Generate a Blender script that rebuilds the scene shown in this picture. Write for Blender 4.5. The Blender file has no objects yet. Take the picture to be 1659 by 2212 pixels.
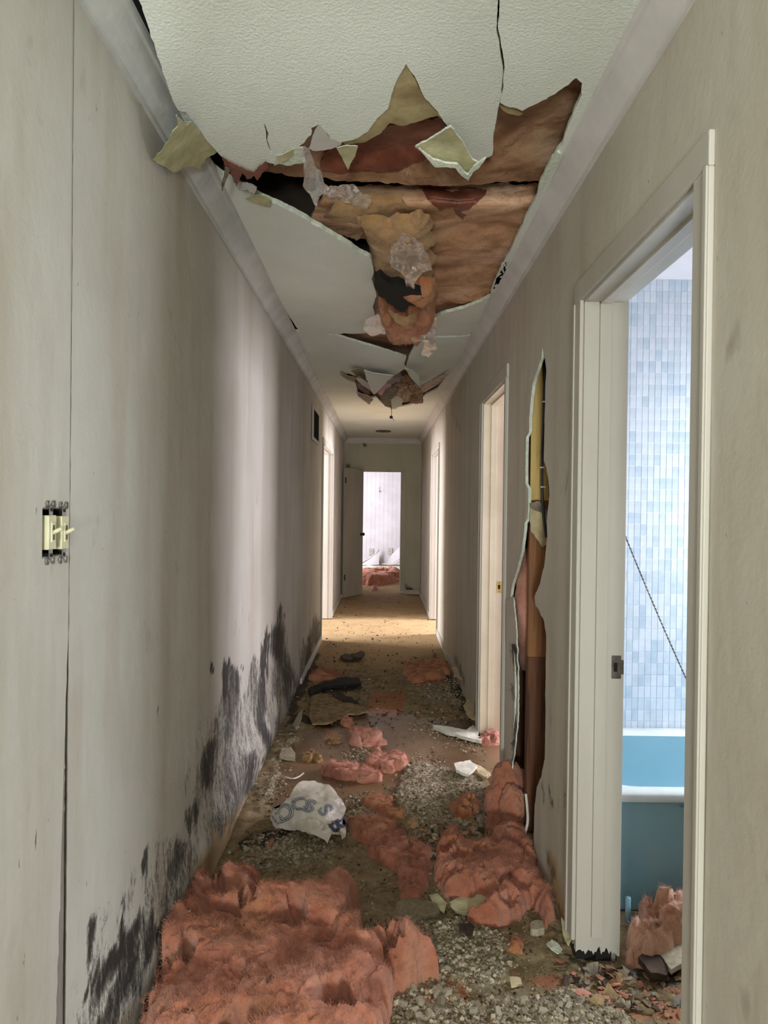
import bpy, bmesh, math, random
import numpy as np
from mathutils import Vector, Matrix, noise
from mathutils.geometry import delaunay_2d_cdt
from mathutils.bvhtree import BVHTree

random.seed(7); np.random.seed(7)
C = bpy.context.scene.collection
R = math.radians

# ------------------------------------------------------------------ camera
FPX = 1534.0; CZ = 1.42; ROLL = R(0.7)
d0 = Vector((-2.5/FPX, 1, 11/FPX)).normalized()
Rroll = Matrix(((math.cos(ROLL), 0, -math.sin(ROLL)), (0, 1, 0), (math.sin(ROLL), 0, math.cos(ROLL))))
RC = Rroll @ d0.rotation_difference(Vector((0, 1, 0))).to_matrix()     # (right, forward, up) -> world
RCn = np.array(RC)
CAMP = Vector((0, 0, CZ))
cam_data = bpy.data.cameras.new('camera'); cam = bpy.data.objects.new('camera', cam_data); C.objects.link(cam)
cam_data.sensor_fit = 'VERTICAL'; cam_data.sensor_height = 36; cam_data.lens = 36*FPX/2212
cam_data.clip_start = 0.02
rr, ff, uu = RC.col[0], RC.col[1], RC.col[2]
M = Matrix.Identity(4)
for i in range(3):
    M[i][0] = rr[i]; M[i][1] = uu[i]; M[i][2] = -ff[i]; M[i][3] = CAMP[i]
cam.matrix_world = M
bpy.context.scene.camera = cam

# ------------------------------------------------------------------ world, exposure, lights
sc = bpy.context.scene
sc.view_settings.view_transform = 'Standard'; sc.view_settings.look = 'None'
sc.view_settings.gamma = 1; sc.view_settings.use_curve_mapping = False
sc.view_settings.exposure = 0.66
w = bpy.data.worlds.new('world'); sc.world = w; w.use_nodes = True
w.node_tree.nodes['Background'].inputs[0].default_value = (0.75, 0.85, 1.0, 1)
w.node_tree.nodes['Background'].inputs[1].default_value = 0.5

def area(name, loc, aim, sx, sy, power, col, spread=180):
    l = bpy.data.lights.new(name, 'AREA'); l.shape = 'RECTANGLE'; l.size = sx; l.size_y = sy
    l.energy = power; l.color = col; l.spread = R(spread)
    o = bpy.data.objects.new(name, l); C.objects.link(o); o.location = loc
    o.rotation_euler = (Vector(aim)-Vector(loc)).to_track_quat('-Z', 'Y').to_euler()
    return o
# daylight of the entrance behind the camera, and of the windows of the side rooms
area('entrance_daylight', (-0.12, -2.3, 0.95), (0.0, 2.6, 2.0), 0.42, 0.45, 66, (0.94, 1.0, 0.95))
area('entrance_fill', (0.0, -1.6, 2.25), (0, 2.8, 0.0), 0.9, 0.5, 13, (0.98, 1.0, 0.95))  # added overhead fill to brighten the floor, not a real fitting
area('bath_window', (2.45, 2.75, 1.55), (1.15, 3.1, .75), 0.8, 0.8, 44, (0.84, 0.91, 1.0))
area('bedroom_window', (3.6, 5.2, 1.5), (-0.6, 3.9, 1.0), 1.3, 1.3, 125, (0.97, 0.92, 1.0))
area('second_bedroom_window', (3.7, 8.6, 1.55), (-0.6, 8.4, 0.8), 1.3, 1.3, 330, (0.95, 0.93, 1.0))
area('left_room_window', (-3.7, 8.0, 1.6), (0.6, 8.4, 0.7), 1.2, 1.2, 210, (0.95, 0.95, 1.0))
area('end_room_window', (-2.6, 14.2, 1.6), (0.3, 17, 0.9), 1.6, 1.4, 150, (0.90, 0.91, 1.0))

# ------------------------------------------------------------------ pixel <-> place
def ray(px, py):
    return RC @ Vector(((px-829.5)/FPX, 1, -(py-1106)/FPX))
def onz(px, py, z): d = ray(px, py); return CAMP + d*((z-CZ)/d.z)
def onx(px, py, x): d = ray(px, py); return CAMP + d*(x/d.x)
def ony(px, py, y): d = ray(px, py); return CAMP + d*(y/d.y)
def proj(P):
    q = (np.asarray(P, float)-np.array(CAMP)) @ RCn
    y = np.maximum(q[:, 1], 0.05)
    return np.stack([829.5+FPX*q[:, 0]/y, 1106-FPX*q[:, 2]/y], 1)

# ------------------------------------------------------------------ numpy helpers
def inpoly(P, poly):
    x, y = P[:, 0], P[:, 1]; c = np.zeros(len(P), bool); n = len(poly)
    for i in range(n):
        x0, y0 = poly[i]; x1, y1 = poly[(i+1) % n]
        if y0 == y1: continue
        k = ((y0 > y) != (y1 > y)) & (x < (x1-x0)*(y-y0)/(y1-y0)+x0)
        c ^= k
    return c
def segdist(P, A, B):
    AB = B-A; L = max((AB**2).sum(), 1e-12)
    t = np.clip(((P-A) @ AB)/L, 0, 1)
    return np.sqrt(((P-A-t[:, None]*AB)**2).sum(1))
def polydist(P, poly):
    d = np.full(len(P), 1e9); q = np.array(poly, float)
    for i in range(len(q)): d = np.minimum(d, segdist(P, q[i], q[(i+1) % len(q)]))
    return d
def sstep(x): x = np.clip(x, 0, 1); return x*x*(3-2*x)
def soft(P, poly, blur):
    d = polydist(P, poly); return sstep(0.5+np.where(inpoly(P, poly), d, -d)/blur*0.5)
def fbm(P, s, o=4, seed=0.0):
    out = np.empty(len(P)); z0 = seed*17.31
    for i, p in enumerate(P):
        v = Vector((p[0]*s+z0, p[1]*s-z0, (p[2]*s if len(p) > 2 else 0)+z0)); a = 1; t = 0
        for k in range(o): t += a*noise.noise(v); v = v*2.03; a *= 0.5
        out[i] = t
    return out

# ------------------------------------------------------------------ object helpers
def tag(o, label=None, cat=None, group=None, kind=None):
    if label: o['label'] = label
    if cat: o['category'] = cat
    if group: o['group'] = group
    if kind: o['kind'] = kind
    return o
def mesh(name, V, F, mats, parent=None, smooth=True, mi=None, attrs=None):
    me = bpy.data.meshes.new(name)
    me.from_pydata([tuple(v) for v in V], [], [tuple(int(i) for i in f) for f in F])
    if not isinstance(mats, (list, tuple)): mats = [mats]
    for m in mats: me.materials.append(m)
    if mi is not None: me.polygons.foreach_set('material_index', list(mi))
    if smooth: me.polygons.foreach_set('use_smooth', [True]*len(me.polygons))
    if attrs:
        for k, v in attrs.items():
            a = me.attributes.new(k, 'FLOAT', 'POINT'); a.data.foreach_set('value', np.asarray(v, np.float32))
    me.update()
    o = bpy.data.objects.new(name, me); C.objects.link(o)
    if parent is not None: o.parent = parent
    return o
def empty(name, loc=(0, 0, 0), rz=0):
    o = bpy.data.objects.new(name, None); C.objects.link(o); o.location = loc; o.rotation_euler = (0, 0, rz)
    o.empty_display_size = 0.05
    return o
class MB:
    def __init__(s): s.V = []; s.F = []
    def add(s, V, F):
        n = len(s.V); s.V += [tuple(v) for v in V]; s.F += [tuple(i+n for i in f) for f in F]
    def box(s, x0, x1, y0, y1, z0, z1):
        s.add([(x, y, z) for x in (x0, x1) for y in (y0, y1) for z in (z0, z1)],
              [(0, 1, 3, 2), (4, 6, 7, 5), (0, 4, 5, 1), (2, 3, 7, 6), (0, 2, 6, 4), (1, 5, 7, 3)])
    def tube(s, pts, r, n=8, taper=None):
        pts = [Vector(p) for p in pts]; rings = []
        for i, p in enumerate(pts):
            t = (pts[min(i+1, len(pts)-1)]-pts[max(i-1, 0)]).normalized()
            a = t.orthogonal().normalized() if abs(t.z) > .9 else t.cross(Vector((0, 0, 1))).normalized()
            b = t.cross(a); q = r if taper is None else r*taper[i]
            rings.append([p+a*q*math.cos(2*math.pi*k/n)+b*q*math.sin(2*math.pi*k/n) for k in range(n)])
        V = [v for g in rings for v in g]; F = []
        for i in range(len(pts)-1):
            for k in range(n):
                F.append((i*n+k, i*n+(k+1) % n, (i+1)*n+(k+1) % n, (i+1)*n+k))
        F.append(tuple(range(n))[::-1]); F.append(tuple((len(pts)-1)*n+k for k in range(n)))
        s.add(V, F)
    def disc(s, c, ax, r, h, n=20):
        c = Vector(c); ax = Vector(ax).normalized()
        s.tube([c, c+ax*h], r, n)
    def ring(s, c, r0, r1, h, n=32):
        V = []; F = []
        for k in range(n):
            a = 2*math.pi*k/n; x, y = math.cos(a), math.sin(a)
            V += [(c[0]+x*r0, c[1]+y*r0, c[2]), (c[0]+x*r1, c[1]+y*r1, c[2]), (c[0]+x*r1, c[1]+y*r1, c[2]+h), (c[0]+x*r0, c[1]+y*r0, c[2]+h)]
        for k in range(n):
            j = (k+1) % n
            for q in range(4): F.append((k*4+q, k*4+(q+1) % 4, j*4+(q+1) % 4, j*4+q))
        s.add(V, F)
    def build(s, name, mat, parent=None, smooth=False, bevel=0):
        o = mesh(name, s.V, s.F, mat, parent, smooth)
        if bevel:
            b = o.modifiers.new('bevel', 'BEVEL'); b.width = bevel; b.segments = 2; b.limit_method = 'ANGLE'
        return o
def box(name, x0, x1, y0, y1, z0, z1, mat, parent=None, bevel=0):
    m = MB(); m.box(x0, x1, y0, y1, z0, z1); return m.build(name, mat, parent, False, bevel)

def jag(poly, step, amp, seed=0, closed=True):
    """resample a polyline and roughen it"""
    out = []; n = len(poly); rnd = random.Random(seed)
    for i in range(n if closed else n-1):
        a = Vector(poly[i][:2]); b = Vector(poly[(i+1) % n][:2]); L = (b-a).length
        k = max(1, int(L/step)); nn = Vector((-(b-a).y, (b-a).x))/(L+1e-9)
        for j in range(k):
            t = j/k; p = a.lerp(b, t)
            am = amp*min(1, 4*t*(1-t)+.35)
            p = p+nn*am*(1.3*noise.noise(Vector((p.x/(step*3.1), p.y/(step*3.1), seed)))+rnd.uniform(-.35, .35))
            out.append((p.x, p.y))
    if not closed: out.append(tuple(poly[-1][:2]))
    return out
def region(outline, step, holes=(), seed=0):
    o = np.array(outline, float); lo = o.min(0); hi = o.max(0)
    gx = np.arange(lo[0], hi[0], step); gy = np.arange(lo[1], hi[1], step*.866)
    X, Y = np.meshgrid(gx, gy); X = X + (np.arange(len(gy)) % 2)[:, None]*step*.5
    P = np.stack([X.ravel(), Y.ravel()], 1)
    rs = np.random.RandomState(seed+3); P = P+rs.uniform(-.18, .18, P.shape)*step
    k = inpoly(P, outline)
    P = P[k]
    if len(P): P = P[polydist(P, outline) > step*.45]
    for h in holes:
        if len(P): P = P[~inpoly(P, h)]
        if len(P): P = P[polydist(P, h) > step*.4]
    verts = [Vector(p) for p in outline]; edges = [(i, (i+1) % len(outline)) for i in range(len(outline))]
    for h in holes:
        n = len(verts); verts += [Vector(p) for p in h]; edges += [(n+i, n+(i+1) % len(h)) for i in range(len(h))]
    verts += [Vector(p) for p in P]
    r = delaunay_2d_cdt(verts, edges, [], 0, 1e-6)
    V = np.array([tuple(v) for v in r[0]]); F = np.array(r[2])
    cen = V[F].mean(1); k = inpoly(cen, outline)
    for h in holes: k &= ~inpoly(cen, h)
    return V, F[k]
def slab(name, V3, F, off, mats, parent=None, attrs=None, smooth=True):
    """a sheet with thickness: face, back, broken edge"""
    V3 = np.asarray(V3, float); F = np.asarray(F); used = np.unique(F); m = -np.ones(len(V3), int); m[used] = np.arange(len(used))
    V3 = V3[used]; F = m[F]; n = len(V3); off = np.asarray(off, float)
    B = V3+off
    ec = {}
    for f in F:
        for i in range(3):
            a, b = int(f[i]), int(f[(i+1) % 3]); k = (min(a, b), max(a, b)); ec.setdefault(k, []).append((a, b))
    bd = [v[0] for v in ec.values() if len(v) == 1]
    # the edge strip has its own vertices so that it shades as a hard edge
    idx = sorted({a for e in bd for a in e}); mp = {a: 2*n+2*i for i, a in enumerate(idx)}
    E = []
    for a in idx: E += [V3[a], B[a]]
    Vall = list(V3)+list(B)+E
    Fall = [tuple(f) for f in F]+[tuple(int(i)+n for i in f[::-1]) for f in F]+[(mp[a], mp[b], mp[b]+1, mp[a]+1) for a, b in bd]
    mi = [0]*len(F)+[min(1, len(mats)-1)]*len(F)+[min(2, len(mats)-1)]*len(bd)
    at = None
    if attrs: at = {k: np.concatenate([v[used], v[used], [v[used][a] for a in idx for _ in (0, 1)]]) for k, v in attrs.items()}
    return mesh(name, Vall, Fall, mats, parent, smooth, mi, at)

# ------------------------------------------------------------------ materials
def S(r, g, b):
    f = lambda c: ((c/255)/12.92 if c/255 <= .04045 else ((c/255+.055)/1.055)**2.4)
    return (f(r), f(g), f(b), 1)
class NT:
    def __init__(s, name, rough=.8):
        s.m = bpy.data.materials.new(name); s.m.use_nodes = True; s.t = s.m.node_tree; s.b = s.t.nodes['Principled BSDF']
        s.b.inputs['Roughness'].default_value = rough
        s.co = s.t.nodes.new('ShaderNodeTexCoord').outputs['Object']
    def lk(s, v, inp):
        if isinstance(v, bpy.types.NodeSocket): s.t.links.new(v, inp)
        elif v is not None: inp.default_value = v
    def vec(s, sc, rot=(0, 0, 0)):
        n = s.t.nodes.new('ShaderNodeMapping'); n.inputs['Scale'].default_value = sc; n.inputs['Rotation'].default_value = rot
        s.t.links.new(s.co, n.inputs[0]); return n.outputs[0]
    def noise(s, scale, detail=4, vec=None, rough=.55, dist=0):
        n = s.t.nodes.new('ShaderNodeTexNoise'); s.t.links.new(vec or s.co, n.inputs['Vector'])
        n.inputs['Scale'].default_value = scale; n.inputs['Detail'].default_value = detail
        n.inputs['Roughness'].default_value = rough; n.inputs['Distortion'].default_value = dist
        return n.outputs['Fac']
    def voro(s, scale, vec=None, feat='F1', out='Distance'):
        n = s.t.nodes.new('ShaderNodeTexVoronoi'); s.t.links.new(vec or s.co, n.inputs['Vector']); n.feature = feat
        n.inputs['Scale'].default_value = scale; return n.outputs[out]
    def ramp(s, fac, stops):
        n = s.t.nodes.new('ShaderNodeValToRGB'); s.lk(fac, n.inputs[0]); e = n.color_ramp.elements
        while len(e) < len(stops): e.new(.5)
        for i, (p, c) in enumerate(stops):
            e[i].position = p; e[i].color = c if isinstance(c, tuple) else (c, c, c, 1)
        return n.outputs[0]
    def mix(s, f, a, b):
        n = s.t.nodes.new('ShaderNodeMix'); n.data_type = 'RGBA'; s.lk(f, n.inputs[0]); s.lk(a, n.inputs[6]); s.lk(b, n.inputs[7]); return n.outputs[2]
    def math(s, op, a, b=0.0, clamp=False):
        n = s.t.nodes.new('ShaderNodeMath'); n.operation = op; n.use_clamp = clamp; s.lk(a, n.inputs[0]); s.lk(b, n.inputs[1]); return n.outputs[0]
    def attr(s, name):
        n = s.t.nodes.new('ShaderNodeAttribute'); n.attribute_name = name; return n.outputs['Fac']
    def bump(s, h, strength=.5, dist=.005, nrm=None):
        n = s.t.nodes.new('ShaderNodeBump'); n.inputs['Strength'].default_value = strength; n.inputs['Distance'].default_value = dist
        s.lk(h, n.inputs['Height'])
        if nrm: s.t.links.new(nrm, n.inputs['Normal'])
        return n.outputs[0]
    def done(s, col=None, nrm=None, rough=None, **kw):
        s.lk(col, s.b.inputs['Base Color'])
        if nrm: s.t.links.new(nrm, s.b.inputs['Normal'])
        s.lk(rough, s.b.inputs['Roughness'])
        for k, v in kw.items(): s.lk(v, s.b.inputs[k.replace('_', ' ')])
        return s.m
def simple(name, c0, c1, scale=8, rough=.6, bs=0, bscale=60, metal=0, vec=None, **kw):
    n = NT(name, rough); f = n.noise(scale, 5, n.vec(vec) if vec else None)
    col = n.ramp(f, [(.35, c0), (.65, c1)])
    nr = n.bump(n.noise(bscale, 4), .6, bs) if bs else None
    return n.done(col, nr, Metallic=metal, **kw)

def wall_mat(name, c0, c1, c2):
    n = NT(name, .75)
    a = n.noise(1.6, 5); b = n.noise(3.0, 5, n.vec((1, 1.6, .22)), .6); c = n.noise(26, 4)
    col = n.mix(n.ramp(a, [(.38, 0.), (.64, 1.)]), c0, c1)
    col = n.mix(n.ramp(b, [(.48, 0.), (.72, .75)]), col, c2)
    spots = n.ramp(n.noise(9, 3, n.vec((1, 1, .7)), .5), [(.68, 0.), (.78, .5)])
    col = n.mix(spots, col, S(132, 122, 102))
    fl = n.ramp(n.noise(55, 2, n.vec((1, 1, .5))), [(.74, 0.), (.77, .55)])
    col = n.mix(fl, col, S(96, 92, 82))
    # soaked yellow-brown band and black mould
    st = n.attr('stain'); sn = n.noise(7, 6, n.vec((1, 1, .3)), .65)
    sf = n.ramp(n.math('ADD', st, n.math('MULTIPLY', n.math('SUBTRACT', sn, .5), 1.1)), [(.25, 0.), (.85, .85)])
    col = n.mix(n.math('MULTIPLY', sf, n.ramp(st, [(0, 0.), (.4, 1.)])), col, S(168, 140, 98))
    m = n.attr('mold')
    v1 = n.noise(12, 8, n.vec((1, 1.6, .5)), .82, .5); v2 = n.noise(80, 7, n.vec((1, 1.4, .5)), .9)
    mm = n.math('ADD', n.math('MULTIPLY', m, 1.02), n.math('MULTIPLY', n.math('SUBTRACT', v1, .52), 2.3))
    mm = n.math('ADD', mm, n.math('MULTIPLY', n.math('SUBTRACT', v2, .5), 2.6))
    mf = n.ramp(n.math('MULTIPLY', mm, n.ramp(m, [(0, 0.), (.10, 1.)])), [(.38, 0.), (.52, .62), (.95, .98)])
    col = n.mix(mf, col, S(27, 23, 18))
    h = n.math('ADD', n.math('MULTIPLY', n.noise(14, 4), 1.2), n.math('MULTIPLY', c, .35))
    return n.done(col, n.bump(h, .35, .006))
def ceil_mat():
    n = NT('stippled_ceiling_paint', .8)
    a = n.noise(2.2, 5); col = n.ramp(a, [(.3, S(216, 220, 212)), (.7, S(229, 232, 226))])
    st = n.attr('stain'); sn = n.noise(6, 6, None, .65)
    col = n.mix(n.ramp(n.math('ADD', st, n.math('MULTIPLY', n.math('SUBTRACT', sn, .5), .7)), [(.3, 0.), (.75, .8)]), col, S(140, 128, 100))
    h = n.ramp(n.noise(130, 3, None, .55, .2), [(.35, 0.), (.7, 1.)])
    return n.done(col, n.bump(h, .3, .0035))
def insul_mat(name, c0, c1, c2, c3):
    n = NT(name, .95)
    a = n.noise(9, 5, None, .6); b = n.noise(4, 3); c = n.noise(220, 3, None, .7)
    col = n.ramp(a, [(.3, c0), (.5, c1), (.72, c2)])
    col = n.mix(n.ramp(b, [(.52, 0.), (.68, .6)]), col, c3)
    dk = n.ramp(n.noise(22, 6, None, .72), [(.54, 0.), (.72, .6)])
    col = n.mix(dk, col, S(120, 62, 40))
    h = n.math('ADD', n.noise(90, 5, n.vec((1, 1, 1.4)), .7), n.math('MULTIPLY', c, .5))
    return n.done(col, n.bump(h, .8, .008), Sheen_Weight=.25, Subsurface_Weight=0.0)
def facing_mat(name, c0, c1, c2, dark, rough=.45, sc=1.):
    n = NT(name, rough)
    v = n.vec((1, 1.35, 1), (0, 0, .6))
    a = n.noise(5*sc, 8, v, .62, .8); b = n.noise(12*sc, 6, v, .7, 1.2); e = n.noise(26*sc, 5, None, .75)
    col = n.ramp(a, [(.32, c0), (.5, c1), (.68, c2)])
    col = n.mix(n.ramp(b, [(.55, 0.), (.70, .8)]), col, dark)
    col = n.mix(n.ramp(e, [(.62, 0.), (.72, .6)]), col, S(60, 34, 20))
    return n.done(col, n.bump(n.math('ADD', a, n.math('MULTIPLY', e, .5)), .7, .012), Specular_IOR_Level=.35)
def floor_mat():
    n = NT('wet_debris_floor', .8)
    wet, pl, dk, org, ca = (n.attr(k) for k in ('wet', 'plaster', 'dark', 'orange', 'carpet'))
    a = n.noise(14, 7, None, .7); b = n.noise(60, 5, None, .75); c = n.noise(3.5, 5)
    dirt = n.ramp(a, [(.3, S(112, 92, 64)), (.5, S(146, 126, 92)), (.7, S(176, 158, 124))])
    ck = n.ramp(n.voro(7.5, n.mix(.12, n.co, n.t.nodes.new('ShaderNodeTexNoise').outputs[1]), 'DISTANCE_TO_EDGE'), [(.0, 1.), (.035, 0.)])
    dirt = n.mix(n.math('MULTIPLY', ck, n.ramp(c, [(.4, 0.), (.6, .8)])), dirt, S(60, 46, 30))
    dirt = n.mix(n.ramp(b, [(.5, 0.), (.75, .5)]), dirt, S(86, 66, 44))
    carp = n.ramp(n.noise(160, 4, None, .8), [(.3, S(124, 98, 62)), (.7, S(192, 162, 116))])
    carp = n.mix(n.ramp(n.noise(5, 6, None, .65), [(.5, 0.), (.72, .55)]), carp, S(110, 78, 46))
    carp = n.mix(n.ramp(n.noise(28, 4, None, .7), [(.66, 0.), (.72, .8)]), carp, S(70, 46, 30))
    col = n.mix(ca, dirt, carp)
    plc = n.ramp(n.voro(75, None, 'F1', 'Color'), [(.2, S(116, 102, 80)), (.6, S(158, 144, 120)), (.9, S(184, 172, 150))])
    plc = n.mix(n.ramp(b, [(.52, 0.), (.7, .55)]), plc, S(88, 74, 52))
    jit = n.math('MULTIPLY', n.math('SUBTRACT', a, .5), 1.3)
    pf = n.ramp(n.math('ADD', pl, jit), [(.38, 0.), (.62, 1.)])
    col = n.mix(n.math('MULTIPLY', pf, n.ramp(pl, [(0, 0.), (.15, 1.)])), col, plc)
    wc = n.ramp(c, [(.35, S(96, 72, 50)), (.6, S(126, 98, 72)), (.75, S(146, 106, 80))])
    wc = n.mix(n.ramp(b, [(.62, 0.), (.72, .5)]), wc, S(150, 130, 104))
    wf = n.ramp(n.math('ADD', wet, n.math('MULTIPLY', jit, .5)), [(.42, 0.), (.6, 1.)])
    wf = n.math('MULTIPLY', wf, n.ramp(wet, [(0, 0.), (.15, 1.)]))
    col = n.mix(wf, col, wc)
    of = n.math('MULTIPLY', n.ramp(n.math('ADD', org, jit), [(.4, 0.), (.75, .8)]), n.ramp(org, [(0, 0.), (.15, 1.)]))
    col = n.mix(of, col, n.ramp(b, [(.35, S(150, 88, 56)), (.65, S(190, 122, 84))]))
    df = n.math('MULTIPLY', n.ramp(n.math('ADD', dk, jit), [(.38, 0.), (.7, .92)]), n.ramp(dk, [(0, 0.), (.15, 1.)]))
    col = n.mix(df, col, S(46, 36, 26))
    h = n.math('ADD', n.math('MULTIPLY', n.noise(90, 5, None, .75), 1.0), n.math('MULTIPLY', a, 1.2))
    h = n.math('MULTIPLY', h, n.math('SUBTRACT', 1.0, n.math('MULTIPLY', wf, .93)))
    return n.done(col, n.bump(h, .75, .012), n.math('SUBTRACT', .9, n.math('MULTIPLY', wf, .62)))
def film_mat():
    n = NT('plastic_film', .18)
    return n.done(S(232, 222, 218), n.bump(n.noise(22, 4, None, .6, 1), .6, .01), Transmission_Weight=.75, IOR=1.25, Alpha=.75)
def bag_mat():
    n = NT('bag_plastic', .38)
    col = n.ramp(n.noise(9, 4), [(.35, S(192, 184, 170)), (.65, S(222, 215, 202))])
    return n.done(col, n.bump(n.noise(14, 4, None, .6, 1.5), .5, .01), Transmission_Weight=.12, Subsurface_Weight=0.0)
def wood_mat(name, c0, c1):
    n = NT(name, .7); f = n.noise(6, 6, n.vec((9, 9, .6)), .6, .5)
    return n.done(n.ramp(f, [(.3, c0), (.7, c1)]), n.bump(f, .4, .003))
def board_mat():
    n = NT('white_beadboard_paint', .5)
    return n.done(n.ramp(n.noise(3, 4), [(.3, S(206, 200, 204)), (.7, S(222, 217, 222))]))

WL = wall_mat('left_wall_paint', S(180, 176, 166), S(192, 189, 181), S(166, 155, 138))
WR = wall_mat('right_wall_paint', S(186, 178, 163), S(196, 190, 177), S(166, 156, 136))
WE = wall_mat('end_wall_paint', S(176, 172, 152), S(186, 181, 162), S(160, 154, 132))
CEIL = ceil_mat()
CROWN = simple('crown_moulding_paint', S(200, 196, 194), S(214, 210, 208), 6, .55, .002, 20)
CROWNL = simple('loose_tape_paint', S(178, 182, 184), S(204, 203, 200), 6, .55, .005, 14)
PAPER = simple('drywall_backing_paper', S(170, 166, 126), S(206, 202, 166), 14, .85, .004, 50)
PAPERB = simple('brown_stained_paper', S(140, 120, 84), S(178, 162, 122), 12, .85, .004, 40)
GYP = simple('broken_gypsum', S(196, 206, 190), S(226, 230, 218), 50, .95, .006, 120)
EDGE = simple('joint_shade_edge', S(78, 74, 68), S(110, 104, 94), 18, .9)  # dark tone paints the shade of the open wall joint
GREY = simple('dirty_backing', S(96, 86, 74), S(150, 138, 120), 18, .9, .006, 60)
INS = insul_mat('pink_glass_wool', S(152, 86, 62), S(184, 112, 84), S(200, 138, 114), S(184, 124, 82))
INSP = insul_mat('pale_pink_glass_wool', S(184, 112, 92), S(206, 138, 116), S(218, 162, 140), S(200, 134, 104))
INSO2 = insul_mat('peach_glass_wool', S(176, 118, 92), S(204, 150, 122), S(220, 176, 150), S(196, 146, 104))
INSO = insul_mat('orange_glass_wool', S(156, 88, 52), S(188, 118, 76), S(208, 146, 104), S(182, 134, 78))
INSY = insul_mat('yellowed_glass_wool', S(152, 108, 64), S(188, 144, 96), S(206, 172, 124), S(178, 138, 84))
FACA = facing_mat('stained_facing_brown', S(116, 80, 54), S(160, 120, 92), S(186, 156, 128), S(84, 60, 44))
FACR = facing_mat('soaked_and_shadow_red_brown', S(92, 50, 36), S(124, 68, 50), S(150, 100, 78), S(74, 42, 30), .35)  # soaked facing; also colours the painted shadow of the hanging flap
FACB = facing_mat('stained_facing_orange', S(156, 110, 74), S(204, 156, 122), S(226, 190, 164), S(160, 114, 60))
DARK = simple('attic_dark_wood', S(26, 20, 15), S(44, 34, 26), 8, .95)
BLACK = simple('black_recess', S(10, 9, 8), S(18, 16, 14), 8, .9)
FLOOR = floor_mat()
TRIM = simple('door_trim_paint', S(176, 170, 160), S(190, 185, 176), 4, .5, .001, 20, 0, (1, 1, .2))
TRIMW = simple('warm_door_trim_paint', S(208, 194, 168), S(222, 208, 184), 4, .5)
DOORP = simple('door_leaf_paint', S(150, 143, 128), S(166, 158, 142), 3, .55, 0, 60, 0, (1, 1, .3))
WOOD = wood_mat('stud_wood', S(112, 70, 40), S(152, 102, 60))
WOODY = wood_mat('pale_stud_wood', S(184, 150, 84), S(212, 182, 116))
WOODD = wood_mat('rotten_stud_wood', S(58, 32, 18), S(112, 66, 36))
GROUT = simple('tile_grout', S(214, 220, 228), S(226, 230, 238), 8, .7)
TILES = [simple('glazed_tile_'+k, c0, c1, 20, .18) for k, c0, c1 in
         (('pale', S(196, 204, 216), S(208, 215, 225)), ('grey', S(184, 196, 208), S(198, 208, 218)), ('blue', S(172, 188, 203), S(190, 203, 215)))]
TUB = simple('blue_enamel', S(120, 160, 174), S(128, 166, 180), 2, .22)
TUBE = simple('tub_rim_dusty', S(176, 184, 186), S(196, 200, 198), 6, .5)
FILM = film_mat(); BAG = bag_mat()
INK = simple('bag_print_grey', S(84, 90, 100), S(110, 112, 118), 20, .5)
INKL = simple('bag_print_pale', S(176, 178, 180), S(196, 196, 194), 20, .5)
INKB = simple('bag_print_blue', S(48, 66, 110), S(66, 84, 128), 20, .5)
STEEL = simple('galvanised_steel', S(150, 152, 150), S(190, 190, 186), 30, .35, 0, 60, .9)
DSTEEL = simple('tarnished_steel', S(86, 78, 76), S(128, 118, 114), 30, .4, 0, 60, .8)
BRASS = simple('brass', S(170, 138, 70), S(196, 166, 96), 30, .3, 0, 60, .9)
IVORY = simple('ivory_plastic', S(198, 194, 160), S(210, 206, 174), 20, .4)
BRONZE = simple('dark_bronze', S(34, 28, 24), S(56, 46, 40), 20, .35, 0, 60, .6)
CABLE = simple('black_cable', S(24, 26, 28), S(40, 42, 46), 20, .45)
BOARD = board_mat()
CHIPS = [simple('plaster_chip_'+k, c0, c1, 60, .95, .003, 200) for k, c0, c1 in
         (('pale', S(154, 142, 120), S(184, 172, 150)), ('grey', S(118, 106, 84), S(146, 132, 108)), ('brown', S(98, 80, 54), S(130, 108, 76)))]
SCRAPD = simple('soaked_tan_scrap', S(104, 84, 54), S(154, 130, 92), 26, .9, .006, 60)
SCRAP = simple('cream_paper_scrap', S(178, 160, 122), S(208, 192, 156), 14, .85, .004, 60)
MINT = simple('plaster_white', S(206, 204, 190), S(226, 224, 212), 14, .9, .003, 60)
DEB = simple('dark_debris', S(42, 30, 22), S(78, 58, 42), 20, .9, .005, 60)
LEAFY = simple('white_cord', S(214, 208, 200), S(230, 226, 220), 14, .7)
OUTLET = simple('outlet_plate', S(176, 172, 164), S(190, 186, 178), 14, .5)

# ------------------------------------------------------------------ dimensions
XL, XR, H = -0.641, 0.623, 2.535
YE = 11.6
OP = 2.07                       # height of the door openings
DA = (1.425, 2.22); DB = (3.62, 4.43); DCR = (7.95, 8.95); DD = (7.50, 8.90)

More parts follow.
